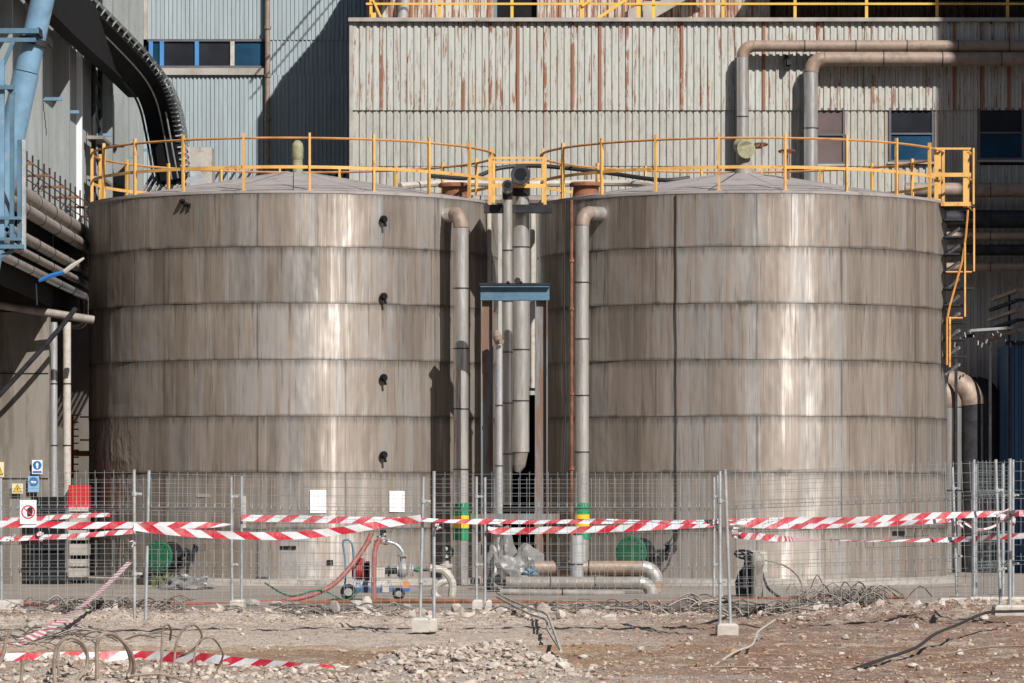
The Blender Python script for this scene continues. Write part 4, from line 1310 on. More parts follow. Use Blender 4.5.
# knots and loose ends
def knot(px, py, Y, label, s=1.0):
    b = MB(); uvs = []
    c = P(px, py, Y)
    for k in range(6):
        a = random.uniform(0, 6.28)
        L = s * random.uniform(.05, .12)
        e = c + Vector((math.cos(a) * L * .6, random.uniform(-.03, .03), -abs(math.sin(a)) * L if k > 2 else math.sin(a) * L * .6))
        w = Vector((random.uniform(.012, .03) * s, 0, random.uniform(0, .02) * s))
        m2 = (c + e) / 2 + Vector((0, -.02, 0))
        b.add([c - w * .3, c + w * .3, m2 + w, m2 - w, e + w * .8, e - w * .6], [(0, 1, 2, 3), (3, 2, 4, 5)])
        uvs += [(0, 0), (0, .3), (.1, .3), (.1, 0), (.2, .5), (.2, 0)]
    o = b.build('tape_knot', m_tape_far, uv=uvs, recalc=False)
    center_thing(o)
    tag(o, label, 'tape knot', 'knots of barrier tape')
for k in ((12, 536, YB - .1, 'red tape knot below the no entry sign, left one', 1.3), (42, 536, YB - .1, 'tape knot below the no entry sign, right one', 1.3), (134, 542, YF - .1, 'dark little tape knot hanging on the left pair of front posts', .8),
          (716, 524, YF - .1, 'tape knot on the posts left of the right tank front panel', 1.5), (734, 527, YF - .1, 'loose tape ends at the posts before the right tank', 1.5), (438, 527, YF - .1, 'small white tape end beside the posts near the pump', .8),
          (958, 521, YB - .1, 'tape knot on the rear post right of the right tank', 1.4), (1002, 514, YF, 'tape knot on the front posts near the right edge', 1.5), (1014, 515, YF, 'last tape knot at the right edge', 1.3)):
    knot(*k)

# ------------------------------------------------------------------ signs
def sign(px0, px1, py0, py1, Y, label, m, extra, name='safety_sign', cat='sign'):
    x0, x1, z0, z1 = X(px0, Y), X(px1, Y), Z(py1, Y), Z(py0, Y)
    c = ((x0 + x1) / 2, Y, z0)
    t = thing(name, label, cat, c)
    b = MB(); b.box(x0, x1, Y - .006, Y + .006, z0, z1); b.build('plate', m, t, smooth=False)
    extra(t, (x0 + x1) / 2, (z0 + z1) / 2, x1 - x0, z1 - z0, Y - .007)
    return t
def disc(t, nm, m, cx, cz, r, y, r_in=0.0, n=28):
    b = MB()
    if r_in > 0:
        vs = []
        for k in range(n):
            a = 2 * math.pi * k / n
            vs += [(cx + math.cos(a) * r, y, cz + math.sin(a) * r), (cx + math.cos(a) * r_in, y, cz + math.sin(a) * r_in)]
        fs = [(2 * k, (2 * k + 2) % (2 * n), (2 * k + 3) % (2 * n), 2 * k + 1) for k in range(n)]
        b.add(vs, fs)
    else:
        b.add([(cx + math.cos(2 * math.pi * k / n) * r, y, cz + math.sin(2 * math.pi * k / n) * r) for k in range(n)], [tuple(range(n))])
    b.build(nm, m, t, smooth=False)
def poly(t, nm, m, pts, y):
    b = MB(); b.add([(p[0], y, p[1]) for p in pts], [tuple(range(len(pts)))]); b.build(nm, m, t, smooth=False)
def s_noentry(t, cx, cz, w, h, y):
    disc(t, 'red_ring', m_signred, cx, cz - .0 * h, w * .42, y - .001, w * .34)
    poly(t, 'hand_symbol', m_dark, [(cx - .01, cz - .06), (cx + .05, cz - .05), (cx + .06, cz + .02), (cx + .045, cz + .065), (cx + .01, cz + .06), (cx - .02, cz + .03)], y)
    r = w * .36
    poly(t, 'red_slash', m_signred, [(cx - r * .62 - .008, cz + r * .78), (cx - r * .78, cz + r * .62), (cx + r * .62 + .008, cz - r * .78), (cx + r * .78, cz - r * .62)], y - .002)
    for q in (-.33, .33):
        poly(t, 'fixing_hole', m_dark, [(cx + q * w - .006, cz + h * .44), (cx + q * w + .006, cz + h * .44), (cx + q * w + .006, cz + h * .46), (cx + q * w - .006, cz + h * .46)], y - .001)
sign(20, 36.5, 500, 524, YF - .06, 'white no entry hand sign with red ring hung on the front fence', m_white, s_noentry)
def s_mand(t, cx, cz, w, h, y):
    disc(t, 'blue_disc', m_signblue, cx, cz + h * .12, w * .42, y - .001)
    poly(t, 'head_symbol', m_white, [(cx - .05 * w, cz - .1 * h), (cx + .08 * w, cz - .1 * h), (cx + .12 * w, cz + .2 * h), (cx, cz + .34 * h), (cx - .14 * w, cz + .2 * h)], y - .003)
    poly(t, 'text_strip', m_signblue, [(cx - .42 * w, cz - .44 * h), (cx + .42 * w, cz - .44 * h), (cx + .42 * w, cz - .28 * h), (cx - .42 * w, cz - .28 * h)], y - .001)
YS = 79.55
sign(32, 42.5, 460, 474, YS - .05, 'small blue and white mandatory sign, upper of the two blue signs', m_white, s_mand)
def s_mand2(t, cx, cz, w, h, y):
    disc(t, 'blue_disc', m_signblue, cx, cz + h * .14, w * .42, y - .001)
    poly(t, 'goggle_symbol', m_white, [(cx - .25 * w, cz + .06 * h), (cx + .2 * w, cz + .04 * h), (cx + .28 * w, cz + .16 * h), (cx - .2 * w, cz + .2 * h)], y - .003)
m_signpale = M('sign_pale_blue', (0.22, 0.42, 0.62), 0.4, 0, 0.05, 3, bump=0)
sign(28, 39, 476, 492, YS - .05, 'pale blue mandatory sign, lower of the two blue signs', m_signpale, s_mand2)
def s_warn(t, cx, cz, w, h, y):
    poly(t, 'black_triangle', m_black, [(cx - .42 * w, cz - .38 * h), (cx + .42 * w, cz - .38 * h), (cx, cz + .44 * h)], y - .001)
    poly(t, 'yellow_triangle', m_signyel, [(cx - .33 * w, cz - .32 * h), (cx + .33 * w, cz - .32 * h), (cx, cz + .33 * h)], y - .003)
    poly(t, 'bolt_symbol', m_black, [(cx - .05 * w, cz - .2 * h), (cx + .05 * w, cz - .2 * h), (cx + .03 * w, cz + .1 * h), (cx - .03 * w, cz + .1 * h)], y - .005)
sign(12, 23, 483.5, 493.5, YS - .05, 'small white sign with yellow warning triangle on the concrete wall', m_signcream, s_warn)
sign(-7, 4, 462, 477, YS - .05, 'cream sign with yellow triangle cut by the left edge', m_signcream, s_warn)

# ------------------------------------------------------------------ corrugated walls
def sheet_mesh(width, height, ribs, depth=0.035):
    vs, fs = [], []
    prof = []
    pw = width / ribs
    for k in range(ribs):
        x = k * pw
        prof += [(x, 0), (x + pw * .14, -depth), (x + pw * .58, -depth), (x + pw * .72, 0)]
    prof.append((width + .0, 0))
    for z in (0, height):
        for (x, y) in prof: vs.append((x, y, z))
    n = len(prof)
    for i in range(n - 1): fs.append((i, i + 1, n + i + 1, n + i))
    me = bpy.data.meshes.new('wall_sheet')
    me.from_pydata(vs, [], fs)
    return me
def sheet_row(parent, x0, x1, Y, z0, z1, w, ribs, m, rotz=0.0, depth=0.035, axis='x', fixed=None, skip=None):
    me = sheet_mesh(w, z1 - z0, ribs, depth); me.materials.append(m)
    n = int(math.ceil((x1 - x0) / w - 1e-6))
    org = WO[parent.name]
    for k in range(n):
        a = x0 + k * w
        if skip and skip(a, a + w): continue
        use = me
        if a + w > x1 + 0.02:
            use = sheet_mesh(x1 - a, z1 - z0, max(1, round(ribs * (x1 - a) / w)), depth); use.materials.append(m)
        o = bpy.data.objects.new('wall_sheet', use)
        C.objects.link(o); o.parent = parent
        j = random.uniform(-.004, .004)
        if axis == 'x':
            o.location = Vector((a, Y + j, z0)) - org
        else:
            o.location = Vector((fixed + j, a, z0)) - org
        o.rotation_euler = (0, 0, rotz)

YM = 95.0       # main wall plane
SW = 27.3 / F * YM
xm0, xm1 = X(352, YM), X(352 + 27.3 * 32, YM)
z_par = Z(22, YM); z_mid = Z(109, YM)
mb_ = thing('process_building', 'main corrugated building behind the tanks, rust streaked above and grey below', 'building', ((xm0 + xm1) / 2, YM, YZ))
def b_part(nm, m, x0, x1, y0, y1, z0, z1, par=mb_, smooth=False):
    b = MB(); b.box(x0, x1, y0, y1, z0, z1); return b.build(nm, m, par, smooth=smooth)
b_part('wall_core', m_dark, xm0 + .05, xm1, YM + 0.06, YM + 12, YZ, z_par)
wins = [(815, 845, 108, 164), (889, 934, 108, 162), (978, 1024, 108, 160)]
ww = [(X(a, YM), X(b_, YM), Z(d, YM), Z(c_, YM)) for a, b_, c_, d in wins]
sheet_row(mb_, xm0, xm1, YM, z_mid - 0.03, z_par, SW, 4, m_sheet_up)
zl_top = z_mid - 0.025
zw_bot = Z(166, YM)
def skipw(a, c_):
    return any(a < w_[1] - .1 and c_ > w_[0] + .1 for w_ in ww)
sheet_row(mb_, xm0, xm1, YM + .035, zw_bot, zl_top, SW, 4, m_sheet_lo, skip=skipw)
sheet_row(mb_, xm0, xm1, YM + .05, YZ, zw_bot + .02, SW, 4, m_sheet_lo)
# piers between the windows
covered = []
for k in range(int(math.ceil((xm1 - xm0) / SW))):
    a = xm0 + k * SW
    if skipw(a, a + SW):
        for (q0, q1) in ((a, a + SW / 2), (a + SW / 2, a + SW)):
            hit = [w_ for w_ in ww if q0 < w_[1] - .03 and q1 > w_[0] + .03]
            if not hit: segs = [(q0, q1)]
            else:
                w_ = hit[0]; segs = []
                if w_[0] - q0 > .05: segs.append((q0, w_[0]))
                if q1 - w_[1] > .05: segs.append((w_[1], q1))
            for s0, s1 in segs:
                me = sheet_mesh(s1 - s0, zl_top - zw_bot, max(1, round((s1 - s0) / (SW / 4)))); me.materials.append(m_sheet_lo)
                o = bpy.data.objects.new('wall_sheet', me); C.objects.link(o); o.parent = mb_
                o.location = Vector((s0, YM + .035, zw_bot)) - WO[mb_.name]
m_winframe = M('dark_window_frame', (0.10, 0.10, 0.12), 0.6, 0, 0.2, 3)
for wi, (a, c_, z0, z1) in enumerate(ww):
    b = MB()
    fr = .05
    b.box(a, a + fr, YM - .01, YM + .055, z0, z1); b.box(c_ - fr, c_, YM - .01, YM + .055, z0, z1)
    b.box(a + fr, c_ - fr, YM - .01, YM + .055, z1 - fr, z1); b.box(a + fr, c_ - fr, YM - .01, YM + .055, z0, z0 + fr)
    zm_ = (z0 + z1) / 2 + .03
    b.box(a + fr, c_ - fr, YM - .008, YM + .055, zm_ - .02, zm_ + .02)
    w_ = b.build('window', m_winframe, mb_, smooth=False)
    for (q0, q1, gm) in ((z0 + fr, zm_ - .02, (m_glass_r, m_glass_b, m_glass_b)[wi]), (zm_ + .02, z1 - fr, (m_glass_r, m_glass_d, m_glass_d)[wi])):
        g = MB(); g.box(a + fr, c_ - fr, YM + .03, YM + .04, q0, q1); g.build('pane', gm, w_, smooth=False)
    g = MB(); g.box(a - .03, c_ + .03, YM - .07, YM - .011, z0 - .05, z0 - .002); g.build('sill', m_trim, w_, smooth=False)
b_part('parapet_cap', m_trim, xm0 - .08, xm1, YM - .14, YM + 1.3, z_par + .001, Z(18.2, YM))
b_part('corner_trim', m_trim, xm0 - .06, xm0 + .02, YM - .05, YM + 4.0, YZ, z_par)
# main block's return wall on the left
b_part('return_wall', m_sheet_left, xm0 - .02, xm0 + .04, YM + 0.05, YM + 6, YZ, z_par)
# gutter brackets under the cap
for px in range(360, 1024, 42):
    b_part('cap_bracket', m_dark, X(px, YM), X(px, YM) + .03, YM - .1, YM - .04, z_par - .06, z_par)
# upper storey
YU = YM + 1.25
zu = Z(18.2, YM)
pu = X(367, YU)
def slope_z(x):   # sloping gable edge of the upper storey, rising to the right
    return Z(-72, YU) + (x - pu) * (100.0 / 84.0)
xu_end = X(760, YU)
k = 0
a = pu
orgm = WO[mb_.name]
UW = 0.5
while a < X(1040, YU):
    zt_ = min(slope_z(a + .2), 22.0)
    if X(497, YU) < a + UW * .6 < X(531, YU):
        z00 = zu + .9
    else: z00 = zu
    dy = 0 if a < xu_end else 1.6
    me = sheet_mesh(UW, zt_ - z00, 3); me.materials.append(m_sheet_top)
    o = bpy.data.objects.new('wall_sheet', me); C.objects.link(o); o.parent = mb_
    o.location = Vector((a, YU + dy, z00)) - orgm
    a += UW
b_part('upper_core', m_black, X(497, YU), X(700, YU), YU + .2, YU + 3, zu, zu + 2)
b = MB()
xa, xb = pu, X(1040, YU)
b.add([(xa, YU + .1, zu), (xa, YU + 4, zu), (xa, YU + .1, slope_z(xa)), (xa, YU + 4, slope_z(xa)), (xa + 6, YU + .1, slope_z(xa + 6)), (xa + 6, YU + 4, slope_z(xa + 6)), (xb, YU + .1, slope_z(xa + 6)), (xb, YU + 4, slope_z(xa + 6))],
      [(0, 1, 3, 2), (2, 3, 5, 4), (4, 5, 7, 6)])
b.build('upper_roof', m_dark, mb_, smooth=False)
b_part('added_shade_slab', m_dark, X(755, YM), xm1, YM - .05, YM + 3.5, zu + .75, zu + .85)  # unseen slab added overhead to shade the recessed upper wall
# box added above the frame at the left corner to cast the sloped shadow
b_part('shadow_caster_box', m_sheet_left, xm0 - .0, X(394, YM), YM + .05, YM + 1.15, Z(-14, YM), Z(-78, YM))
b = MB(); x_a, x_b = xm0, X(394, YM)
b.add([(x_a, YM + .05, Z(-78, YM)), (x_b, YM + .05, Z(-78, YM)), (x_b, YM + .05, Z(-78, YM) + (x_b - x_a) * 1.19), (x_a, YM + 1.15, Z(-78, YM)), (x_b, YM + 1.15, Z(-78, YM)), (x_b, YM + 1.15, Z(-78, YM) + (x_b - x_a) * 1.19)],
      [(0, 1, 2), (5, 4, 3), (0, 2, 5, 3), (1, 4, 5, 2)])
b.build('shadow_caster_top', m_dark, mb_, smooth=False)
for (dz, th) in ((.45, .03), (.85, .04)):
    b = MB(); b.bar((x_a - .2, YM + .1, Z(-78, YM) + dz), (x_a + 3.2, YM + .1, Z(-78, YM) + dz + 3.4 * 1.19), th, th); b.build('roof_rail', m_dark, mb_, smooth=False)
# walkway railing along the parapet
rl = thing('walkway_railing', 'long yellow walkway railing along the parapet at the top edge', 'railing', (X(690, YM), YM - .02, zu))
YRl = YM + .15
for px in (371, 439.5, 512, 582, 638.5, 653.5, 723, 795, 866.5, 937, 1007.5, 1078):
    w = .05 if px in (638.5, 582) else .035
    b = MB(); b.box(X(px, YRl) - w, X(px, YRl) + w, YRl - .02, YRl + .02, zu, zu + 1.05); b.build('rail_post', m_yellow2, rl, smooth=False)
for zz in (Z(4, YRl), zu + 1.03):
    b = MB(); b.box(X(366, YRl), X(1090, YRl), YRl - .045, YRl - .021, zz - .025, zz + .025); b.build('rail', m_yellow2, rl, smooth=False)
b = MB(); b.bar(P(598, 18, YRl - .05), P(632, -4, YRl - .05), .05, .07); b.bar(P(582, 6, YRl - .05), P(596, -3, YRl - .05), .04, .05); b.build('stair_stringer', m_yellow2, rl, smooth=False)
b = MB(); b.bar(P(371, 17, YRl - .06), P(376, 17, YRl - .06), .03, .2); b.bar(P(373, 0, YRl - .05), P(381, 17, YRl - .05), .05, .05); b.build('brace', m_yellow2, rl, smooth=False)
b = MB(); b.tube([P(402, 20, YU - .3), P(407, -12, YU - .3)], .12, 12); tube_thing(b, 'duct', m_alu_b, 'short silver duct behind the top railing near the left corner', 'duct')
b = MB(); b.bar(P(628, 19, YU - .35), P(700, -22, YU - .35), .5, .3); b.bar(P(640, 19.5, YU - .6), P(712, -22, YU - .6), .06, .28)
tube_thing(b, 'inclined_chute', m_trim, 'grey inclined chute rising behind the top railing', 'chute')

# clad ducts on the main wall
clad_pipe('wall_duct', 'upper brown clad duct crossing the main wall and dropping behind the right tank', [(X(1060, YM - .38), YM - .38, Z(46, YM - .38)), (X(742.5, YM - .38), YM - .38, Z(46, YM - .38)), (X(742.5, YM - .38), YM - .38, 6.5)], 0.135, m_alu, 1.25, m_el=m_alu_d, m_first=m_dustduct, group='clad wall ducts')
clad_pipe('wall_duct', 'lower thicker clad duct crossing the main wall, dropping past the first window', [(X(1060, YM - .42), YM - .42, Z(59, YM - .42)), (X(811, YM - .42), YM - .42, Z(59, YM - .42)), (X(811, YM - .42), YM - .42, 6.5)], 0.165, m_alu, 1.25, m_el=m_alu_d, m_first=m_dustduct, group='clad wall ducts')
b = MB(); b.box(X(784, YM), X(788, YM), YM - .25, YM - .05, Z(69, YM), Z(56, YM)); b.box(X(786, YM), X(790.5, YM), YM - .3, YM - .12, Z(66, YM), Z(60, YM))
tube_thing(b, 'wall_lamp', m_dark, 'small dark lamp box under the upper wall duct', 'lamp')

# left rear wall
YL = YM + 4.45
xl0, xl1 = X(139, YL), X(352, YL) + 1.6
lw = thing('rear_building', 'pale blue-grey corrugated building with a window strip at the upper left', 'building', ((xl0 + xl1) / 2, YL, YZ))
LWW = 25.2 / F * YL
zj = Z(76, YL)
lwz = [(X(147, YL), X(266, YL), Z(67.5, YL), Z(40, YL))]
sheet_row(lw, xl0, xl1, YL, Z(40, YL), Z(40, YL) + 5.5, LWW, 6, m_sheet_left, depth=.03)
sheet_row(lw, X(268, YL), xl1, YL + .02, zj, Z(40, YL) + .0, LWW, 6, m_sheet_left, depth=.03)
sheet_row(lw, xl0, xl1, YL - .06, YZ, zj + .02, LWW, 6, m_sheet_left, depth=.03)
def l_part(nm, m, x0, x1, y0, y1, z0, z1, par=None, smooth=False):
    b = MB(); b.box(x0, x1, y0, y1, z0, z1); return b.build(nm, m, par or lw, smooth=smooth)
l_part('wall_core', m_dark, xl0, xl1, YL + .06, YL + 8, YZ, Z(40, YL) + 5.5)
a, c_, z0, z1 = lwz[0]
b = MB()
fr = .04
b.box(a, c_, YL - .05, YL + .04, z1 - fr, z1 + .02); b.box(a, c_, YL - .05, YL + .04, z0 - fr, z0 + fr)
w_ = b.build('window_strip', m_winframe, lw, smooth=False)
divs = [147, 151, 162.5, 197, 232.5, 266]
for dpx in (151, 162, 197, 232.5):
    g = MB(); g.box(X(dpx, YL) - .05, X(dpx, YL) + .05, YL - .055, YL + .02, z0 + fr, z1 - fr); g.build('mullion', m_frameblue if dpx != 232.5 else m_conc_l, w_, smooth=False)
for (q0, q1, gm) in ((147, 151, m_glass_d), (151, 162, m_glass_b), (162, 197, m_glass_d), (197, 232.5, m_glass_d), (232.5, 266, m_glass_b)):
    g = MB(); g.box(X(q0, YL) + .051, X(q1, YL) - .051, YL - .0, YL + .01, z0 + fr, z1 - fr); g.build('pane', gm, w_, smooth=False)
l_part('sill_ledge', m_trim, xl0, X(268, YL), YL - .16, YL - .0, Z(75.5, YL), Z(68.8, YL))
l_part('shadow_strip', m_dark, xl0, X(266, YL), YL + .0, YL + .05, Z(70, YL) - .3, Z(68.8, YL))
l_part('corner_trim', m_trim, xl0 - .0, xl0 + .22, YL - .16, YL - .05, Z(40, YL), Z(40, YL) + 5.5)
b = MB(); b.tube([(X(268, YL), YL - .2, Z(170, YL)), (X(268, YL), YL - .2, Z(-30, YL))], .065, 10)
for py in (30, 78, 122): b.tube([(X(268, YL), YL - .2, Z(py, YL)), (X(268, YL), YL - .2, Z(py - 3, YL))], .09, 10)
tube_thing(b, 'drain_pipe', m_elbow, 'brown drain pipe down the pale rear building', 'pipe')
# things at the foot of the rear wall, seen over the left tank roof
Yk = 92.0
b = MB(); b.box(X(184, Yk), X(212, Yk), Yk, Yk + 1, 6.0, Z(147, Yk))
o = tube_thing(b, 'hopper_box', m_conc, 'grey square housing behind the left tank roof', 'housing')
b = MB()
vs = [P(180, 190, Yk - .6), P(196, 163, Yk - .6), P(212, 190, Yk - .6), P(180, 190, Yk - .1), P(196, 163, Yk - .1), P(212, 190, Yk - .1)]
b.add(vs, [(0, 1, 2), (5, 4, 3), (0, 3, 4, 1), (1, 4, 5, 2)])
tube_thing(b, 'gable_cover', m_galv, 'small pale triangular cover before the grey housing', 'cover')
t = thing('grating_stack', 'dark ribbed grating leaning behind the left tank roof edge', 'grating', P(165, 195, Yk - 1))
for k in range(9):
    b = MB(); b.bar(P(140 + k * 5.2, 196, Yk - 1.2), P(152 + k * 5.2, 176, Yk - .2), .05, .06); b.build('slat', m_dark if k % 2 else m_pipedust, t, smooth=False)
t = thing('roof_sheet_rack', 'row of slanted dark sheet edges at the foot of the pale rear wall', 'roofing', P(262, 178, YL - 1))
for k in range(17):
    b = MB(); b.bar(P(214 + k * 8, 180, YL - 1.4), P(220 + k * 8, 170, YL - .4), .05, .03); b.build('slat', m_dark, t, smooth=False)

# ------------------------------------------------------------------ left side building (wall facing right)
XS = -9.06
zs0 = 7.55
sb = thing('side_building', 'tall grey corrugated side building receding at the left, with blue brackets', 'building', (XS, 86, YZ))
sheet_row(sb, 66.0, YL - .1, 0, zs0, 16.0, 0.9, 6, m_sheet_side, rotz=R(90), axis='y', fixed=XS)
def s_part(nm, m, x0, x1, y0, y1, z0, z1, smooth=False):
    b = MB(); b.box(x0, x1, y0, y1, z0, z1); return b.build(nm, m, sb, smooth=smooth)
s_part('floor_slab', m_dark, XS - 6, XS - .02, 66, YL + 4, zs0 - .4, zs0 - .02)
s_part('inner_wall', m_black, XS - 4.2, XS - 4.0, 66, YL + 4, YZ, zs0 - .41)  # painted black to stand for the darkness of the open bay
s_part('upper_core', m_dark, XS - 6, XS - .06, 66, YL + 4, zs0, 15.9)
for Yc in (71, 75.5, 80.2, 84.6, 88.8, 92.6, 96.2):
    s_part('pilaster', m_sheet_side if Yc != 84.6 else m_white, XS - .0, XS + (.36 if Yc != 84.6 else .14), Yc, Yc + .14, zs0 - .1, 16)
for i, (px, py) in enumerate(((43, 99), (61, 112), (95, 135), (108, 146), (123, 157), (136, 167), (146, 109), (150, 150))):
    Yb = -(XS + .04) * F / (512 - px)
    if px > 140: Yb = YL - 1.0
    p = P(px, py, Yb)
    xr = .36
    x0 = XS + .04 if px <= 140 else p.x - .15
    b = MB(); b.box(x0, x0 + xr, Yb - .05, Yb + .05, p.z - .03, p.z + .03)
    b.build('blue_bracket', m_blue_l, sb, smooth=False)
# external pipe ladder rack on the side wall
for Yc in (86.2, 87.6):
    b = MB(); b.tube([(XS + .22, Yc, 7.2), (XS + .22, Yc, 15)], .05, 8); b.build('riser_pipe', m_dark, sb)
for k in range(9):
    b = MB(); z = 7.6 + k * .42; b.bar((XS + .22, 86.2, z + .28), (XS + .22, 87.6, z), .05, .05); b.build('lattice_bar', m_dark, sb, smooth=False)
for z in (8.5, 9.35, 11.2):
    b = MB(); b.box(XS + .1, XS + .45, 85.9, 87.9, z, z + .07); b.build('shelf_bracket', m_pipedust, sb, smooth=False)
# concrete wall of the bay
cw = thing('bay_wall', 'weathered concrete wall inside the dark bay, carrying safety signs', 'wall', (X(20, 79.6), 79.6, YZ))
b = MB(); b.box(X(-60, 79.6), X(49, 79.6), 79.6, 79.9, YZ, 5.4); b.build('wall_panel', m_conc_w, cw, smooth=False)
for z in (2.15, 4.2):
    b = MB(); b.box(X(-60, 79.6), X(49, 79.6) - .01, 79.585, 79.6, z, z + .015); b.build('formwork_joint', m_black, cw, smooth=False)
# dark rear of bay, pale patch
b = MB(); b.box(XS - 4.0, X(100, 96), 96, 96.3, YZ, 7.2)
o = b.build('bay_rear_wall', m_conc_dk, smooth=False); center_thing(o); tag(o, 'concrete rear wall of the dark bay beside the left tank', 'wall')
s_part('added_shade_panel', m_black, -8.98, -8.94, 68, 79.4, 5.5, 7.5)  # added panels: cast the bay wall's slanted shadow, blacken gaps between pipes
s_part('added_shade_panel', m_black, -8.98, -8.94, 79.95, 86, 5.5, 7.5)
# pipe bundle along the side wall
bund = [(-8.74, 7.16, .17, m_pipedust, 'topmost and thickest dusty pipe of the bundle along the side building'),
        (-8.62, 6.86, .12, m_pipedust, 'second dusty pipe from the top of the side building bundle'),
        (-8.70, 6.40, .10, m_pipedust, 'third dusty pipe from the top of the side building bundle'),
        (-8.70, 6.14, .075, m_pipedust, 'fourth and thinner dusty pipe of the side building bundle')]
for (x, z, r, m, lab) in bund:
    clad_pipe('bundle_pipe', lab, [(x, 69.5, z), (x, 86.8, z)], r, m, 2.6, seg=14, group='pipe bundle along the side building')
clad_pipe('bundle_pipe', 'bright pipe ending in a down elbow below the side bundle', [(-8.78, 69.5, 5.93), (-8.78, 83.8, 5.93), (-8.78, 83.8, 5.35), (-9.6, 83.8, 5.30)], .085, m_alu, 2.2, seg=14)
clad_pipe('cross_pipe', 'nearly level dusty pipe crossing the dark bay under the bundle', [(X(-20, 78.6), 78.6, Z(302, 78.6)), (X(94, 79.2), 79.2, Z(320, 79.2))], .08, m_pipedust, 1.8, seg=14)
# rack frame & small posts above pipes
rk = thing('cable_rack', 'thin rusty rack with many prongs above the pipe bundle', 'rack', (-8.7, 78, 7.3))
for k in range(16):
    Y = 71 + k * .9
    b = MB(); b.tube([(-8.66, Y, 7.3), (-8.66, Y, 7.95)], .018, 5); b.build('prong', m_dark, rk)
for z in (7.45, 7.62, 7.80):
    b = MB(); b.tube([(-8.66, 70.5, z), (-8.66, 85, z)], .012, 5); b.build('rack_wire', m_rust, rk)
for k in range(6):
    Y = 71.5 + k * 2.6
    b = MB(); b.box(-8.95, -8.4, Y, Y + .1, 7.60, 7.64); b.build('rack_shelf', m_rust, rk, smooth=False)
# vertical silver pipes
for (px, lab, m) in ((53.5, 'bright vertical pipe at the right end of the concrete bay wall, left one', m_alu_b), (67, 'pale vertical pipe right of the bright one in the dark bay', m_conc_l)):
    clad_pipe('bay_pipe', lab, [(X(px, 80.3), 80.3, 1.6), (X(px, 80.3), 80.3, Z(322, 80.3))], .078, m, 1.3, seg=14, group='two vertical pipes by the dark bay')
b = MB(); b.tube(spline([P(-5, 400, 78.9), P(30, 362, 78.8), P(60, 328, 78.8), P(76, 308, 78.8)], 4), .05, 8)
tube_thing(b, 'brace_pipe', m_dark, 'dark slanted brace pipe crossing the concrete bay wall', 'brace')
# dark tank/bin at the bottom left
t = thing('dark_bin', 'black steel bin in the bay left of the left tank', 'bin', (X(60, 80), 80, YZ))
b = MB(); b.box(X(36, 80), X(68, 80), 79.2, 79.58, YZ, Z(497, 80)); b.build('bin_body', m_black, t, smooth=False)
for py in (520, 548, 575):
    b = MB(); b.box(X(35, 80), X(69, 80), 79.14, 79.2, Z(py + 2, 80), Z(py, 80)); b.build('bin_rib', m_dark, t, smooth=False)
t = thing('red_cabinet', 'bright red cabinet in the bay beside the left tank', 'cabinet', (X(80, 80), 80, YZ))
b = MB(); b.box(X(69.5, 80), X(90, 80), 79.8, 80.2, Z(509, 80), Z(485, 80)); b.build('cabinet_body', m_redbox, t)
b = MB(); b.box(X(70, 80), X(90, 80), 79.76, 79.8, Z(511.5, 80), Z(507, 80)); b.build('cabinet_lip', m_conc_l, t)
t = thing('block_stack', 'pale stacked concrete slabs under the red cabinet', 'slab stack', (X(79, 80), 80, YZ))
for (p0, p1, a0, a1) in ((513, 527, 71, 89), (530, 540, 70, 88), (544, 555, 71, 89), (559, 566, 70, 88), (568, 577, 70, 88)):
    b = MB(); b.box(X(a0, 80), X(a1, 80), 79.7, 80.3, Z(p1, 80), Z(p0, 80)); b.build('slab', m_conc, t)
b = MB(); b.box(X(72, 80), X(87, 80), 79.9, 80.2, YZ, Z(509, 80)); b.build('support', m_dark, t)
t = thing('platform_ladder', 'orange ladder and railed platform in the dark bay', 'ladder', (X(80, 88), 88, YZ))
for px in (72.5, 80):
    b = MB(); b.box(X(px, 88) - .03, X(px, 88) + .03, 87.97, 88.03, YZ + (.1 if px < 75 else 3.5), Z(415, 88)); b.build('ladder_rail', m_orange, t)
for k in range(9):
    b = MB(); z = Z(415 + k * 7, 88); b.box(X(72.5, 88) + .031, X(80, 88) - .031, 87.98, 88.02, z - .02, z + .01); b.build('rung', m_orange, t)
b = MB(); b.box(X(75, 88), X(96, 88), 87.6, 88.6, Z(456, 88), Z(451, 88)); b.build('platform', m_orange, t)
b = MB(); b.tube([P(80, 440, 87.7), P(96, 440, 87.7)], .02, 6); b.tube([P(80, 417, 87.7), P(96, 417, 87.7)], .02, 6); b.build('guard_rail', m_orange, t)
# blue hoarding plastic arm
b = MB(); b.tube([P(39, 281, 73), P(50, 276, 73), P(64, 272, 73)], [.03, .045, .04], 6)
t = tube_thing(b, 'blue_sleeve', m_signblue, 'short blue and white sleeve hanging across the pipe bundle', 'sleeve')
b = MB(); b.tube([P(64, 272, 73), P(72, 266, 73), P(84, 258, 73)], [.04, .045, .02], 6); b.build('white_end', m_conc_l, t)
b = MB(); b.tube([P(36, 284, 74.2), P(37, 305, 74.2)], .015, 6); tube_thing(b, 'hanger_rod', m_dark, 'thin rod under the blue sleeve', 'rod')

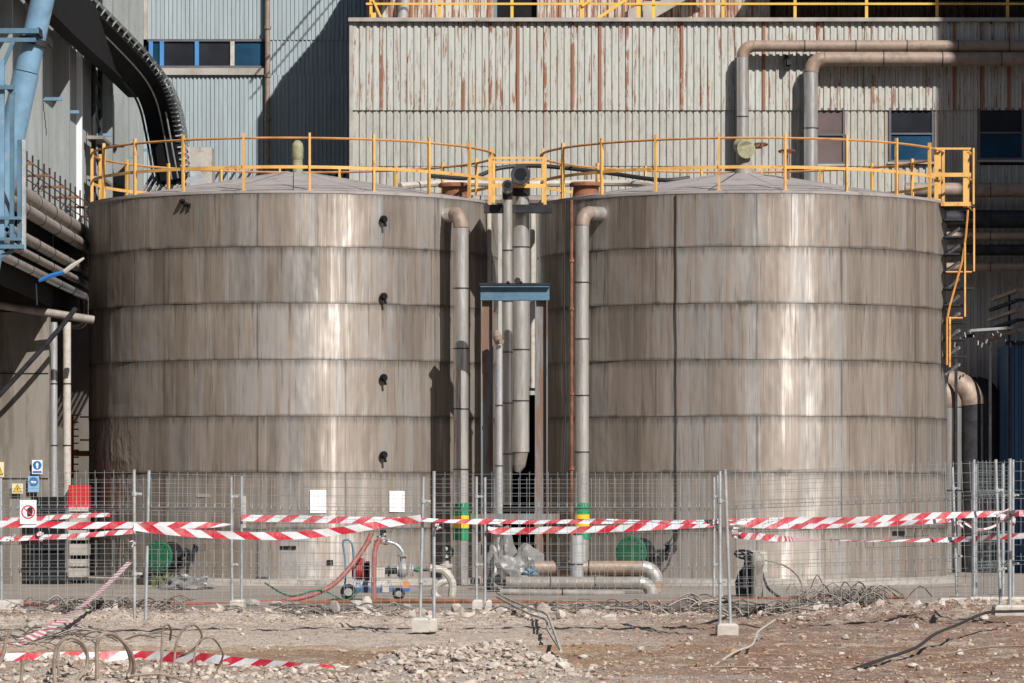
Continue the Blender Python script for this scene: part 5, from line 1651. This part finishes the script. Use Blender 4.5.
# black cable conveyor curving down behind the left tank
cv = thing('cable_conveyor', 'black covered cable tray curving down from the top left corner', 'cable tray', P(185, 172, 91.5))
cp = [P(18, -52, 74.5), P(64, -6, 80), P(110, 38, 85), P(146, 76, 89), P(161, 102, 90.5), P(169, 135, 91.5), P(177, 182, 92)]
cs = spline(cp, 4)
hw, hh = .38, .20
def swath(offs, th, m, nm, par):
    """a box strip swept along the tray; offs=(centre offset across, vertical offset, half width)"""
    b = MB()
    vs = []
    for i, c in enumerate(cs):
        d = (cs[min(i + 1, len(cs) - 1)] - cs[max(0, i - 1)]).normalized()
        side = Vector((d.z, 0, -d.x)).normalized()   # upright plane, across the run
        if side.x < 0: side = -side
        dep = Vector((0, 1, 0))
        q = c + side * offs[1] + dep * offs[0]
        for (s1, s2) in ((-1, -1), (1, -1), (1, 1), (-1, 1)):
            vs.append(q + dep * (s1 * offs[2]) + side * (s2 * th / 2))
    fs = [(0, 1, 2, 3)]
    n_ = len(cs)
    for i in range(n_ - 1):
        for k in range(4):
            k2 = (k + 1) % 4
            fs.append((i * 4 + k, i * 4 + k2, (i + 1) * 4 + k2, (i + 1) * 4 + k))
    fs.append(tuple((n_ - 1) * 4 + k for k in (3, 2, 1, 0)))
    b.add(vs, fs)
    return b.build(nm, m, par, smooth=False)
swath((0, -.12, .8), .56, m_black, 'cover', cv)
swath((-.0, .20, .8), .08, m_dark, 'tray_floor', cv)
swath((.78, .34, .02), .06, m_galv, 'side_rail', cv)
swath((-.78, .34, .02), .06, m_galv, 'side_rail', cv)
swath((-.82, -.05, .02), .03, m_galv, 'edge_flange', cv)
swath((-.82, -.45, .02), .05, m_dark, 'edge_flange', cv)
for i in range(2, len(cs) - 1):
    for f_ in (0, .5):
        c = cs[i].lerp(cs[i + 1], f_)
        d = (cs[i + 1] - cs[i - 1]).normalized()
        side = Vector((d.z, 0, -d.x)).normalized()
        if side.x < 0: side = -side
        dep = Vector((0, 1, 0))
        b = MB(); b.bar(c + side * .34 - dep * .78, c + side * .34 + dep * .78, .03, .03); b.bar(c + side * .19 - dep * .8, c + side * .36 - dep * .8, .05, .03); b.build('rung', m_galv, cv, smooth=False)
for k in (0, 1, 2):
    b = MB(); b.tube([c_ + Vector((0.1 * (k - 1), -.1, .3)) for c_ in cs], .03, 6); b.build('cable', m_cable, cv)
b = MB(); b.tube([P(165, 108, 90.2), P(178, 178, 90.8)], .02, 6); b.build('guide_wire', m_galv, cv)

b = MB()  # duct added behind the tray so its shadow darkens the side wall
dq = [P(12, -48, 69.4), P(30, -30, 72), P(64, 6, 77.4), P(110, 50, 86.3), P(133, 74, 91.5)]
for q0, q1 in zip(dq, dq[1:]): b.bar(q0, q1, .22, 1.05)
for q0, q1 in zip(dq, dq[1:]): b.bar(q0 + Vector((.14, 0, -.5)), q1 + Vector((.14, 0, -.5)), .06, .05)
tube_thing(b, 'duct', m_black, 'added black duct shading the side wall behind the covered cable tray', 'duct')
# blue mast and lattice at the left edge
YT = 66.0
mt = thing('blue_mast', 'light blue slanted tubular mast at the top left', 'mast', P(-25, 330, YT))
b = MB(); b.tube([P(53, -45, YT), P(42.5, 0, YT), P(26.5, 72, YT)], [.185, .19, .195], 24); b.build('upper_tube', m_blue_l, mt)
b = MB(); b.tube([P(26.3, 73, YT), P(10, 145, YT), P(-9, 240, YT), P(-40, 400, YT), P(-58, 500, YT), P(-75, 590, YT)], [.21, .22, .23, .24, .24, .24], 24); b.build('lower_tube', m_blue_l, mt)
b = MB(); d_ = (P(26.5, 72, YT) - P(42.5, 0, YT)).normalized(); c = P(33, 42, YT)
b.tube([c - d_ * .05, c + d_ * .05], .24, 24); b.build('collar', m_dark, mt)
for (p0, p1, py, h) in ((-10, 39, 33, 5), (-10, 36, 42, 4)):
    b = MB(); b.box(X(p0, YT - .3), X(p1, YT - .3), YT - .33, YT - .22, Z(py + h / 2, YT), Z(py - h / 2, YT)); b.build('channel', m_blue, mt, smooth=False)
b = MB(); b.bar(P(38, 31, YT - .3), P(52, 45, YT + .4), .04, .12); b.build('clevis_plate', m_dark, mt, smooth=False)
lt = thing('blue_lattice', 'blue steel ladder lattice hanging at the left edge', 'steel frame', P(12, 250, 64))
YG = 64.5
for (px, p0, p1, w, m) in ((12, 85, 247, .032, m_blue), (2, 60, 250, .04, m_blue_l), (19.5, 140, 250, .03, m_blue), (24, 140, 250, .03, m_galv)):
    b = MB(); b.box(X(px, YG) - w, X(px, YG) + w, YG - .05, YG + .05, Z(p1, YG), Z(p0, YG)); b.build('upright', m, lt, smooth=False)
for (p0, p1, q0, q1) in ((-5, 25, 245, 249), (-5, 22, 217, 220), (-5, 14, 86, 90), (-5, 22, 238, 241)):
    b = MB(); b.box(X(p0, YG), X(p1, YG), YG - .12, YG - .051, Z(q1, YG), Z(q0, YG)); b.build('cross_bar', m_blue, lt, smooth=False)
for (a, c_) in (((-8, 90), (14, 40)), ((-6, 250), (12, 222)), ((2, 225), (22, 243)), ((-4, 175), (12, 215)), ((3, 84), (14, 94)), ((-10, 262), (14, 250))):
    b = MB(); b.bar(P(a[0], a[1], YG), P(c_[0], c_[1], YG), .05, .06); b.build('diagonal', m_blue if a[0] != -4 else m_dark, lt, smooth=False)

# ------------------------------------------------------------------ right side: stair, pipes, container
st = thing('access_stair', 'orange railed landing and steep stair on the right side of the right tank', 'stair', (X(955, 81), 81, YZ))
Ys = 81.0
b = MB(); b.box(X(936, Ys), X(972, Ys), Ys - .5, Ys + .5, Z(209, Ys), Z(206, Ys)); b.build('landing', m_dark, st, smooth=False)
for (px, yo, w, p1) in ((934, -.42, .04, 158), (962.5, -.5, .045, 152), (971, -.45, .018, 154), (938.5, -.1, .035, 152), (971, .5, .018, 156)):
    b = MB(); b.box(X(px, Ys) - w, X(px, Ys) + w, Ys + yo - .03, Ys + yo + .03, Z(209, Ys), Z(150 if px != 940 else 156, Ys)); b.build('rail_post', m_yellow, st, smooth=False)
for (py, h) in ((151, 2), (177, 4), (206, 4)):
    for yo in (-.54,):
        b = MB(); b.box(X(928 if py < 200 else 938, Ys), X(968, Ys), Ys + yo - .01, Ys + yo + .01, Z(py + h / 2, Ys), Z(py - h / 2, Ys)); b.build('rail', m_yellow, st, smooth=False)
    b = MB(); b.tube(spline([P(968, py, Ys - .54), P(972, py + 4, Ys - .3), P(972, py + 4, Ys + .5)], 4), .025, 6); b.build('rail_return', m_yellow, st)
# stair flight: treads and stringer
for k in range(9):
    z = Z(222 + k * 17, Ys)
    b = MB(); b.box(X(942, Ys), X(972 if k < 5 else 964, Ys), Ys - .45, Ys + .35 - .02 * k, z, z + .03); b.build('tread', m_dark, st, smooth=False)
    b = MB(); b.bar(P(945, 238 + k * 17, Ys - .1), P(959, 228 + k * 17, Ys + .2), .06, .05); b.build('tread_support', m_alu_b, st, smooth=False)
for pl, w in (([(968, 210), (966, 235), (962, 262), (950, 305), (947, 320), (947, 365)], .022), ):
    b = MB(); b.tube([P(a, c_, Ys - .52) for a, c_ in pl], w, 6); b.build('stringer', m_orange, st)
for (px, p0, p1) in ((971, 210, 273), (962, 245, 318), (947, 318, 368)):
    b = MB(); b.box(X(px, Ys) - .016, X(px, Ys) + .016, Ys - .56, Ys - .53, Z(p1, Ys), Z(p0, Ys)); b.build('hand_post', m_yellow, st, smooth=False)
b = MB(); b.tube([P(946, 272, Ys - .5), P(972, 272, Ys - .5)], .02, 6); b.tube([P(946, 318, Ys - .5), P(963, 318, Ys - .5)], .02, 6); b.build('tie_bar', m_orange, st)

Yp = 94.3
for (py, r, lab, m) in ((190, .17, 'topmost horizontal pipe of the shaded bank at the right, thick with a dull sheen', m_dustduct), (219, .21, 'second horizontal pipe of the shaded bank at the right, thickest and dark', m_dark), (236, .10, 'third horizontal pipe of the shaded bank at the right', m_alu_d), (250, .13, 'fourth horizontal pipe of the shaded bank at the right', m_dark), (267, .10, 'fifth and lowest horizontal pipe of the shaded bank at the right', m_alu_d)):
    clad_pipe('bank_pipe', lab, [P(905, py, Yp), P(1075, py, Yp)], r, m, 1.8, seg=14, group='bank of horizontal pipes at the right')
for (px, pt, r, Yq, lab, m) in ((951, 388, .24, 93.3, 'short clad pipe with a dusty elbow top just right of the tank', m_alu), (972, 382, .28, 93.6, 'fat dark vertical pipe with dusty brown elbow top right of the tank', m_dark), (992, 385, .19, 94.6, 'slim dark vertical pipe in the shade at the right', m_dark)):
    clad_pipe('elbow_pipe', lab, [P(px - 26, pt, Yq + .1), P(px, pt, Yq), (X(px, Yq), Yq, YZ)], r, m, 2.2, seg=18, m_el=m_elbow if px < 980 else m_dark, group='elbow topped pipes right of the tank')
# cable ladders and rack
tr = thing('cable_ladder', 'grey cable ladder on brackets in the shade right of the tank', 'cable tray', P(985, 340, 93))
b = MB(); b.bar(P(969, 331, 93), P(1030, 327, 93), .6, .06); b.build('ladder_tray', m_grey, tr, smooth=False)
b = MB(); b.bar(P(944, 341, 93.4), P(974, 335, 93.4), .5, .07); b.build('ladder_tray', m_dark, tr, smooth=False)
for k in range(16):
    px = 946 + k * 4.6
    b = MB(); q = P(px, 337 + 6 * math.sin(k), 92.7); b.bar(q, q + Vector((random.uniform(-.05, .05), -.05, random.uniform(-.12, -.03))), .02, .03); b.build('hook', m_grey, tr, smooth=False)
for px in (956, 990):
    b = MB(); b.box(X(px, 93) - .03, X(px, 93) + .03, 92.95, 93.05, YZ, Z(342, 93)); b.build('post', m_dark, tr, smooth=False)
rr_ = thing('pipe_rack', 'dark stepped rack of cable trays at the right edge', 'rack', P(1010, 330, 93))
for k in range(5):
    b = MB(); py = 292 + k * 10
    b.bar(P(992 - k * 1.5, py + 8, 93.6), P(1018, py - 2, 92.6), .10, .07); b.bar(P(1018, py - 2, 92.6), P(1045, py - 3, 92.3), .10, .07); b.build('tray', m_dark if k % 2 else m_elbow, rr_, smooth=False)
b = MB(); b.box(X(1008, 93), X(1010, 93), 92.9, 93.0, YZ, Z(292, 93)); b.build('post', m_dark, rr_, smooth=False)
# navy container
ct = thing('blue_container', 'navy corrugated container at the right edge behind the fence', 'container', (X(1030, 93), 93, YZ))
me = sheet_mesh(1.4, Z(345, 93) - YZ, 9, .04); me.materials.append(m_navy)
for k in range(3):
    o = bpy.data.objects.new('wall_sheet', me); C.objects.link(o); o.parent = ct
    o.location = Vector((X(1007, 93) + k * 1.4, 93, YZ)) - WO[ct.name]
b = MB(); b.box(X(1007, 93), X(1007, 93) + 4.2, 93.05, 94.7, YZ, Z(345, 93)); b.build('container_body', m_navy, ct, smooth=False)
b = MB(); b.box(X(1007, 93) - .03, X(1007, 93) + 4.2, 92.93, 93.04, Z(345, 93), Z(341, 93)); b.build('top_rail', m_dark, ct, smooth=False)
# dark clutter between the tanks; two black boxes added to stand for shade
for (a0, a1, p0, p1, Y, m, lab) in ((496, 529, 400, 590, 87.2, m_black, 'tall black box added as shade behind the fat stack pipe'), (528, 545, 395, 590, 88, m_black, 'black cabinet in the shade between the tanks'), (541, 565, 490, 590, 86, m_dark, 'dark steel box low between the tanks'), (470, 500, 470, 590, 87, m_black, 'black box added as shade behind the left banded pipe')):
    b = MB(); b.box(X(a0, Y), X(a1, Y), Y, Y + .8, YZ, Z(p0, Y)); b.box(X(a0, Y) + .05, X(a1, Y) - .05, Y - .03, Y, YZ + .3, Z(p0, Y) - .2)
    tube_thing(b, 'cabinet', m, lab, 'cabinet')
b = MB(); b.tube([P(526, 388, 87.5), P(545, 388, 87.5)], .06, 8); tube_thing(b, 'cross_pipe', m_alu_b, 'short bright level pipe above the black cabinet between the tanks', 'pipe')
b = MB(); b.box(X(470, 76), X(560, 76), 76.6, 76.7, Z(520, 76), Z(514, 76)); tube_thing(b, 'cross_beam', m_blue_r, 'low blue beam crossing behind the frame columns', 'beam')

# tall block to the right of the view: its shade falls on the right end of the main wall
tb = thing('tall_block', 'tall plant building standing right of the view', 'building', (23.5, 84, YZ))
b = MB(); b.box(17.6, 29, 81.6, 90, YZ, 32); b.build('block_wall', m_conc_w, tb, smooth=False)
b = MB(); b.box(17.4, 29.2, 81.4, 90.2, 32.001, 32.4); b.build('roof', m_dark, tb, smooth=False)

ph_ = thing('sky_blocker', 'long dark block added behind the viewer to cut sky fill', 'building', (0, -30, 0))
b = MB(); b.box(-90, 90, -50, -26, -.1, 31); b.build('blocker_wall', m_dark, ph_, smooth=False)  # added behind the viewer to block part of the sky fill
b = MB(); b.box(-90.3, 90.3, -50.3, -25.7, 31.001, 31.5); b.build('roof', m_dark, ph_, smooth=False)

# ------------------------------------------------------------------ rubble
ICO = None
def ico_pts():
    bm = bmesh.new(); bmesh.ops.create_icosphere(bm, subdivisions=1, radius=1)
    v = [tuple(q.co) for q in bm.verts]; f = [tuple(x.index for x in q.verts) for q in bm.faces]
    bm.free(); return v, f
IV, IF = ico_pts()
def chunk_proto():
    bm = bmesh.new(); bmesh.ops.create_icosphere(bm, subdivisions=1, radius=1)
    pl = [Vector((random.gauss(0, 1), random.gauss(0, 1), random.gauss(0, 1))).normalized() for _ in range(6)]
    for v in bm.verts:
        for p_ in pl:
            dd = v.co.dot(p_)
            if dd > .5: v.co -= p_ * (dd - .5)
    v = [tuple(q.co * 1.3) for q in bm.verts]; bm.free()
    return v
PROTO = [chunk_proto() for _ in range(14)]
def stone_into(b, c, s, flat=0.7):
    rot = Matrix.Rotation(random.uniform(0, 6.28), 3, Vector((random.gauss(0, 1), random.gauss(0, 1), random.gauss(0, 1))).normalized())
    sx, sy, sz = s * random.uniform(.7, 1.35), s * random.uniform(.7, 1.3), s * random.uniform(.45, 1.0)
    n = len(b.v)
    for v in random.choice(PROTO):
        k = random.uniform(.88, 1.1)
        q = rot @ Vector((v[0] * sx * k, v[1] * sy * k, v[2] * sz * k))
        b.v.append((c[0] + q.x, c[1] + q.y, c[2] + q.z * flat))
    b.f += [(f[0] + n, f[1] + n, f[2] + n) for f in IF]
def in_view_x(y, pad=.3):
    return random.uniform(-.1255 * y - pad, .1255 * y + pad)
b = MB(); bp = MB()
def dens(x, y):
    d = 0.25 + 0.7 * max(0, nz(x * .5, y, .8, 11))
    if 53 < y < 58.6: d += .75
    if y < 42: d += .35
    if 47 < y < 52 and x < 0.8: d *= .25
    return d
cnt = 0
while cnt < 15000:
    y = random.uniform(35.5, 58.7)
    if random.random() < .2: y = random.uniform(53, 58.6)
    x = in_view_x(y)
    if random.random() > dens(x, y): continue
    s = 0.006 + 0.014 * random.random() ** 3.0 + (0.035 * random.random() ** 12)
    stone_into(b, (x, y, gz(x, y) + s * .2), s)
    cnt += 1
o = b.build('gravel', m_stones, smooth=False, recalc=False); stuff(o, 'loose mixed gravel and grit scattered over the demolished ground', 'gravel')
cnt = 0
while cnt < 9000:
    r_ = random.random()
    if r_ < .45:
        x, y = random.gauss(-.35, .5), random.gauss(39.0, 1.0)
    elif r_ < .75:
        x, y = random.gauss(-3.4, 1.3), random.gauss(37.6, .8)
    else:
        y = random.uniform(53.5, 58.4); x = in_view_x(y)
        if nz(x, y, .9, 21) < 0: continue
    if y < 35: continue
    s = 0.005 + 0.05 * random.random() ** 7
    stone_into(bp, (x, y, gz(x, y) + s * .3), s)
    cnt += 1
# clods of brown earth and larger broken edges of the slab
bc = MB(); cnt = 0
while cnt < 3600:
    y = random.uniform(36, 58.3); x = in_view_x(y)
    if x < 0.3 and random.random() < .75: continue
    if nz(x, y, .8, 41) < -.05: continue
    sz = 0.012 + 0.04 * random.random() ** 3
    stone_into(bc, (x, y, gz(x, y) - sz * .1), sz, .6); cnt += 1
stuff(bc.build('earth_clods', m_clod, smooth=False, recalc=False), 'brown clods of earth over the dug up ground', 'earth')
cnt = 0
while cnt < 420:
    y = random.gauss(56.8, .9); x = in_view_x(y)
    if y > 58.5 or y < 53.5 or nz(x, y, .7, 51) < -.1: continue
    sz = 0.03 + 0.09 * random.random() ** 2.2
    stone_into(bp, (x, y, gz(x, y) + sz * .15), sz, .75); cnt += 1
o = bp.build('broken_concrete', m_pale_stones, smooth=False, recalc=False); stuff(o, 'pale broken concrete crumbs heaped in the foreground and by the yard edge', 'rubble')
# individual chunks
spots = []
tries = 0
named = [(547, 664, .085, 'large pale chunk on top of the middle foreground heap'), (562, 670, .07, 'pale chunk right of the largest one on the middle heap'), (520, 668, .055, 'grey chunk left of the largest one on the middle heap'),
         (493, 668, .06, 'pale chunk at the left foot of the middle heap'), (583, 660, .05, 'pointed pale chunk right end of the middle heap'), (253, 600, .13, 'grey block lying by the rear fence foot left of the pump'), (275, 603, .15, 'long flat slab lying left of the pump trolley'),
         (360, 601, .16, 'flat pale slab before the pump trolley'), (368, 612, .08, 'upright shard below the pump trolley'), (335, 613, .08, 'grey chunk in the rubble strip left of the upright shard'), (405, 610, .11, 'dark grey chunk left of the near concrete foot'),
         (300, 615, .07, 'small chunk in the rubble strip below the long slab'), (500, 612, .07, 'small chunk under the pale wires start'), (560, 618, .08, 'chunk in the rubble strip between the tanks'), (610, 620, .08, 'chunk left of the scrap wire near the right posts'),
         (655, 613, .08, 'chunk inside the scrap wire strip before the right tank'), (800, 620, .07, 'pale chunk right of the near posts before the right tank'), (845, 640, .06, 'lone pale chunk in the red earth, centre right'), (915, 628, .06, 'pale chunk in the red earth below the black cable'),
         (985, 620, .07, 'pale chunk near the right edge under the posts'), (960, 655, .05, 'small chunk near the right edge of the foreground'), (1000, 648, .05, 'whitish chunk at the right edge of the track'), (32, 628, .10, 'white flat chunk at the left edge beside the slanting tape'),
         (20, 600, .06, 'dark chunk by the long pale foot at the left edge'), (180, 600, .05, 'small chunk lying near the slanting tape top'), (690, 640, .05, 'small chunk below the near concrete foot before the right tank'), (735, 655, .06, 'brown chunk on the ochre ground, centre right'),
         (640, 650, .05, 'pale chunk right of the middle heap'), (440, 655, .04, 'little pale stone left of the middle heap'), (300, 640, .04, 'little stone on the pale track at the left')]
for (px, py, s, lab) in named:
    # find Y on the ground under that pixel
    y = 36.0
    while y < 62:
        g = gz(X(px, y), y) if y < YARD_Y else YZ
        if Z(py, y) <= g + .02: pass
        if HY + (EYE - g) / y * F <= py: break
        y += .1
    y = min(y, 66)
    x = X(px, y); g = gz(x, y) if y < YARD_Y else YZ
    bb = MB()
    bm = bmesh.new(); bmesh.ops.create_icosphere(bm, subdivisions=2, radius=1)
    r1, r2, r3 = random.uniform(.8, 1.4), random.uniform(.7, 1.1), random.uniform(.45, .75)
    if 'flat' in lab or 'slab' in lab: r1, r3 = 1.4, .3
    if 'upright' in lab: r1, r3 = .5, 1.5
    planes = [Vector((random.gauss(0, 1), random.gauss(0, 1), random.gauss(0, .7))).normalized() for _ in range(9)]
    for v in bm.verts:
        for p_ in planes:
            dd = v.co.dot(p_)
            if dd > .62: v.co -= p_ * (dd - .62)
        v.co = Vector((v.co.x * r1 * s, v.co.y * r2 * s, v.co.z * r3 * s)) * 1.25 * (1 + .06 * random.uniform(-1, 1))
    me = bpy.data.meshes.new('rubble_chunk'); bm.to_mesh(me); bm.free()
    me.materials.append(m_conc_l if 'grey' not in lab and 'dark' not in lab and 'brown' not in lab else (m_brick if 'brown' in lab else m_conc))
    o = bpy.data.objects.new('rubble_chunk', me); C.objects.link(o)
    o.location = (x, y, g + r3 * s * .45); o.rotation_euler = (random.uniform(-.3, .3), random.uniform(-.3, .3), random.uniform(0, 6))
    tag(o, lab, 'rubble', 'chunks of broken concrete')
# scrap wire heaps
def wire_heap(px, py, w, d, n, label, h=.18, m=m_wirescrap):
    y = 36.0
    while y < 60:
        g = gz(X(px, y), y)
        if HY + (EYE - g) / y * F <= py: break
        y += .1
    b = MB()
    cx = X(px, y)
    for i in range(n):
        x0 = random.gauss(cx, w / 2); y0 = random.gauss(y, d / 2)
        a = random.gauss(0, .5) + (math.pi if random.random() < .5 else 0)
        L = random.uniform(.15, .55)
        z0 = gz(x0, y0) + random.uniform(0, h * .4)
        p0 = Vector((x0, y0, z0)); p2 = p0 + Vector((math.cos(a) * L, math.sin(a) * L * .5, random.uniform(-.05, .12)))
        p1 = (p0 + p2) / 2 + Vector((random.uniform(-.05, .05), 0, random.uniform(0, h)))
        b.tube(spline([p0, p1, p2], 3), random.uniform(.005, .013), 4, cap=False)
    o = b.build('scrap_wire_heap', m, recalc=False)
    center_thing(o)
    stuff(o, label, 'scrap wire')
wire_heap(100, 610, .9, .8, 200, 'big heap of torn grey wire at the left, under the slanting tape', .14)
wire_heap(690, 612, 1.0, .8, 130, 'torn black and grey wire in the rubble left of the near posts', .14)
wire_heap(580, 613, .8, .6, 70, 'thin scatter of torn wire in the rubble between the tanks', .10)
wire_heap(845, 606, .6, .7, 110, 'bushy heap of torn wire before the right tank', .24)
wire_heap(770, 612, .5, .5, 60, 'low tangle of wire right of the near posts', .10)
wire_heap(330, 612, 1.1, .7, 80, 'sparse wire scraps in the rubble below the pump trolley', .08)
wire_heap(885, 598, .5, .4, 50, 'small tuft of wire at the right end of the rubble strip', .16)
wire_heap(30, 640, 1.2, 1.6, 70, 'loose wires strewn at the left foreground', .08)
# foreground cable loops
def loop(pts, Y, r, label, m=m_cablegrey):
    Y -= 2.5; r *= .93
    b = MB(); q = [P(px, py, Y + (p[2] if len(p) > 2 else 0)) for p in pts for (px, py) in [p[:2]]]
    b.tube(spline(q, 6), r, 8)
    return tube_thing(b, 'cable_loop', m, label, 'cable')
g_loops = []
loop([(55, 688), (54, 668), (56, 650), (63, 640), (72, 637.5, .1), (81, 642, .2), (87, 653, .3), (86, 668, .3), (77, 680, .2), (68, 690, 0)], 39.0, .017, 'thick grey cable loop, leftmost in the foreground')
loop([(60, 690), (58, 655), (66, 643, .1), (76, 641, .2), (84, 650, .3), (88, 664, .3), (80, 688, .2)], 39.6, .012, 'thinner cable loop nested in the leftmost one')
loop([(96, 690), (97, 672), (97, 645), (101, 636), (108, 633.5, .1), (118, 637, .2), (127, 648, .3), (131, 664, .4), (127, 678, .4), (118, 690, .2)], 39.2, .020, 'thickest cable loop, second in the foreground')
loop([(122, 640, .1), (130, 650, .1), (134, 668, .2), (128, 684, .3), (120, 692, .3)], 39.2, .018, 'cable arc hugging the right side of the thickest loop')
loop([(158, 690), (161, 668), (162, 645), (163, 630), (167, 624), (171, 630, .2), (170, 640, .3)], 39.0, .012, 'narrow hooked cable rising right of the thickest loop')
loop([(168, 690), (174, 662), (176, 645), (183, 630), (192, 624.5), (200, 630, .2), (201, 640, .3), (190, 652, .4), (178, 657, .4)], 39.1, .012, 'tilted cable loop with folded end in the foreground')
loop([(189, 690), (192, 670), (197, 645), (204, 638.5), (212, 638), (219, 645, .2), (223, 655, .3), (218, 668, .4), (212, 680, .4)], 39.3, .010, 'rightmost small cable loop in the foreground')
loop([(-10, 645), (10, 642), (30, 642), (50, 648), (60, 655)], 40.0, .010, 'low grey cable running into the loops from the left edge')
loop([(-5, 672), (3, 655), (6, 640), (10, 632)], 40.0, .020, 'pale bent stump of cable at the left edge')
loop([(130, 676), (160, 674), (190, 682), (230, 688)], 38.2, .014, 'low cable lying right of the loops')
loop([(20, 690), (22, 672), (23, 658)], 38.5, .016, 'short upright stick of cable near the left edge')
# pale twin wires from the thin bright pipe
for k, (dx, lab) in enumerate(((0, 'pale wire draping from the thin pipe foot over the rubble, upper one'), (4, 'pale wire draping from the thin pipe foot over the rubble, lower one'))):
    b = MB(); b.tube(spline([P(497, 593 + dx, 62), P(510, 600 + dx, 58.3), P(530, 608 + dx * 1.5, 54.3), P(546, 614 + dx * 1.5, 51.5), P(552 - dx, 626 + dx, 47.8), P(561, 651, 42.8)], 6), .016, 6)
    tube_thing(b, 'wire', m_hosew, lab, 'wire', 'pale wires')
b = MB(); b.tube(spline([P(715, 665, 41.5), P(735, 652, 43), P(752, 645, 44), P(758, 632, 46.5), P(775, 620, 49)], 6), .014, 6)
tube_thing(b, 'wire', m_hosew, 'pale thin wire snaking over the earth, centre right', 'wire')
b = MB(); b.tube(spline([P(845, 672, 40), P(880, 660, 41.8), P(915, 648, 43.8), P(935, 634, 45.5), P(957, 625, 47.5), P(985, 613, 48.5), P(1008, 611.5, 49.5), P(1035, 611, 50)], 6), .018, 8)
tube_thing(b, 'cable', m_cable, 'black cable arcing over the earth to the right edge', 'cable')
for k, (a, c_) in enumerate((((650, 672), (780, 668)), ((940, 655), (1024, 646)), ((560, 672), (500, 683)))):
    b = MB(); b.tube(spline([P(a[0], a[1], 39.8), P((a[0] + c_[0]) / 2, (a[1] + c_[1]) / 2 - 3, 39.9), P(c_[0], c_[1], 39.8)], 4), .008, 5)
    tube_thing(b, 'wire', m_cablegrey, ['thin wire on the earth at bottom centre right', 'thin wire on the earth at the right edge', 'thin wire over the middle heap'][k], 'wire')
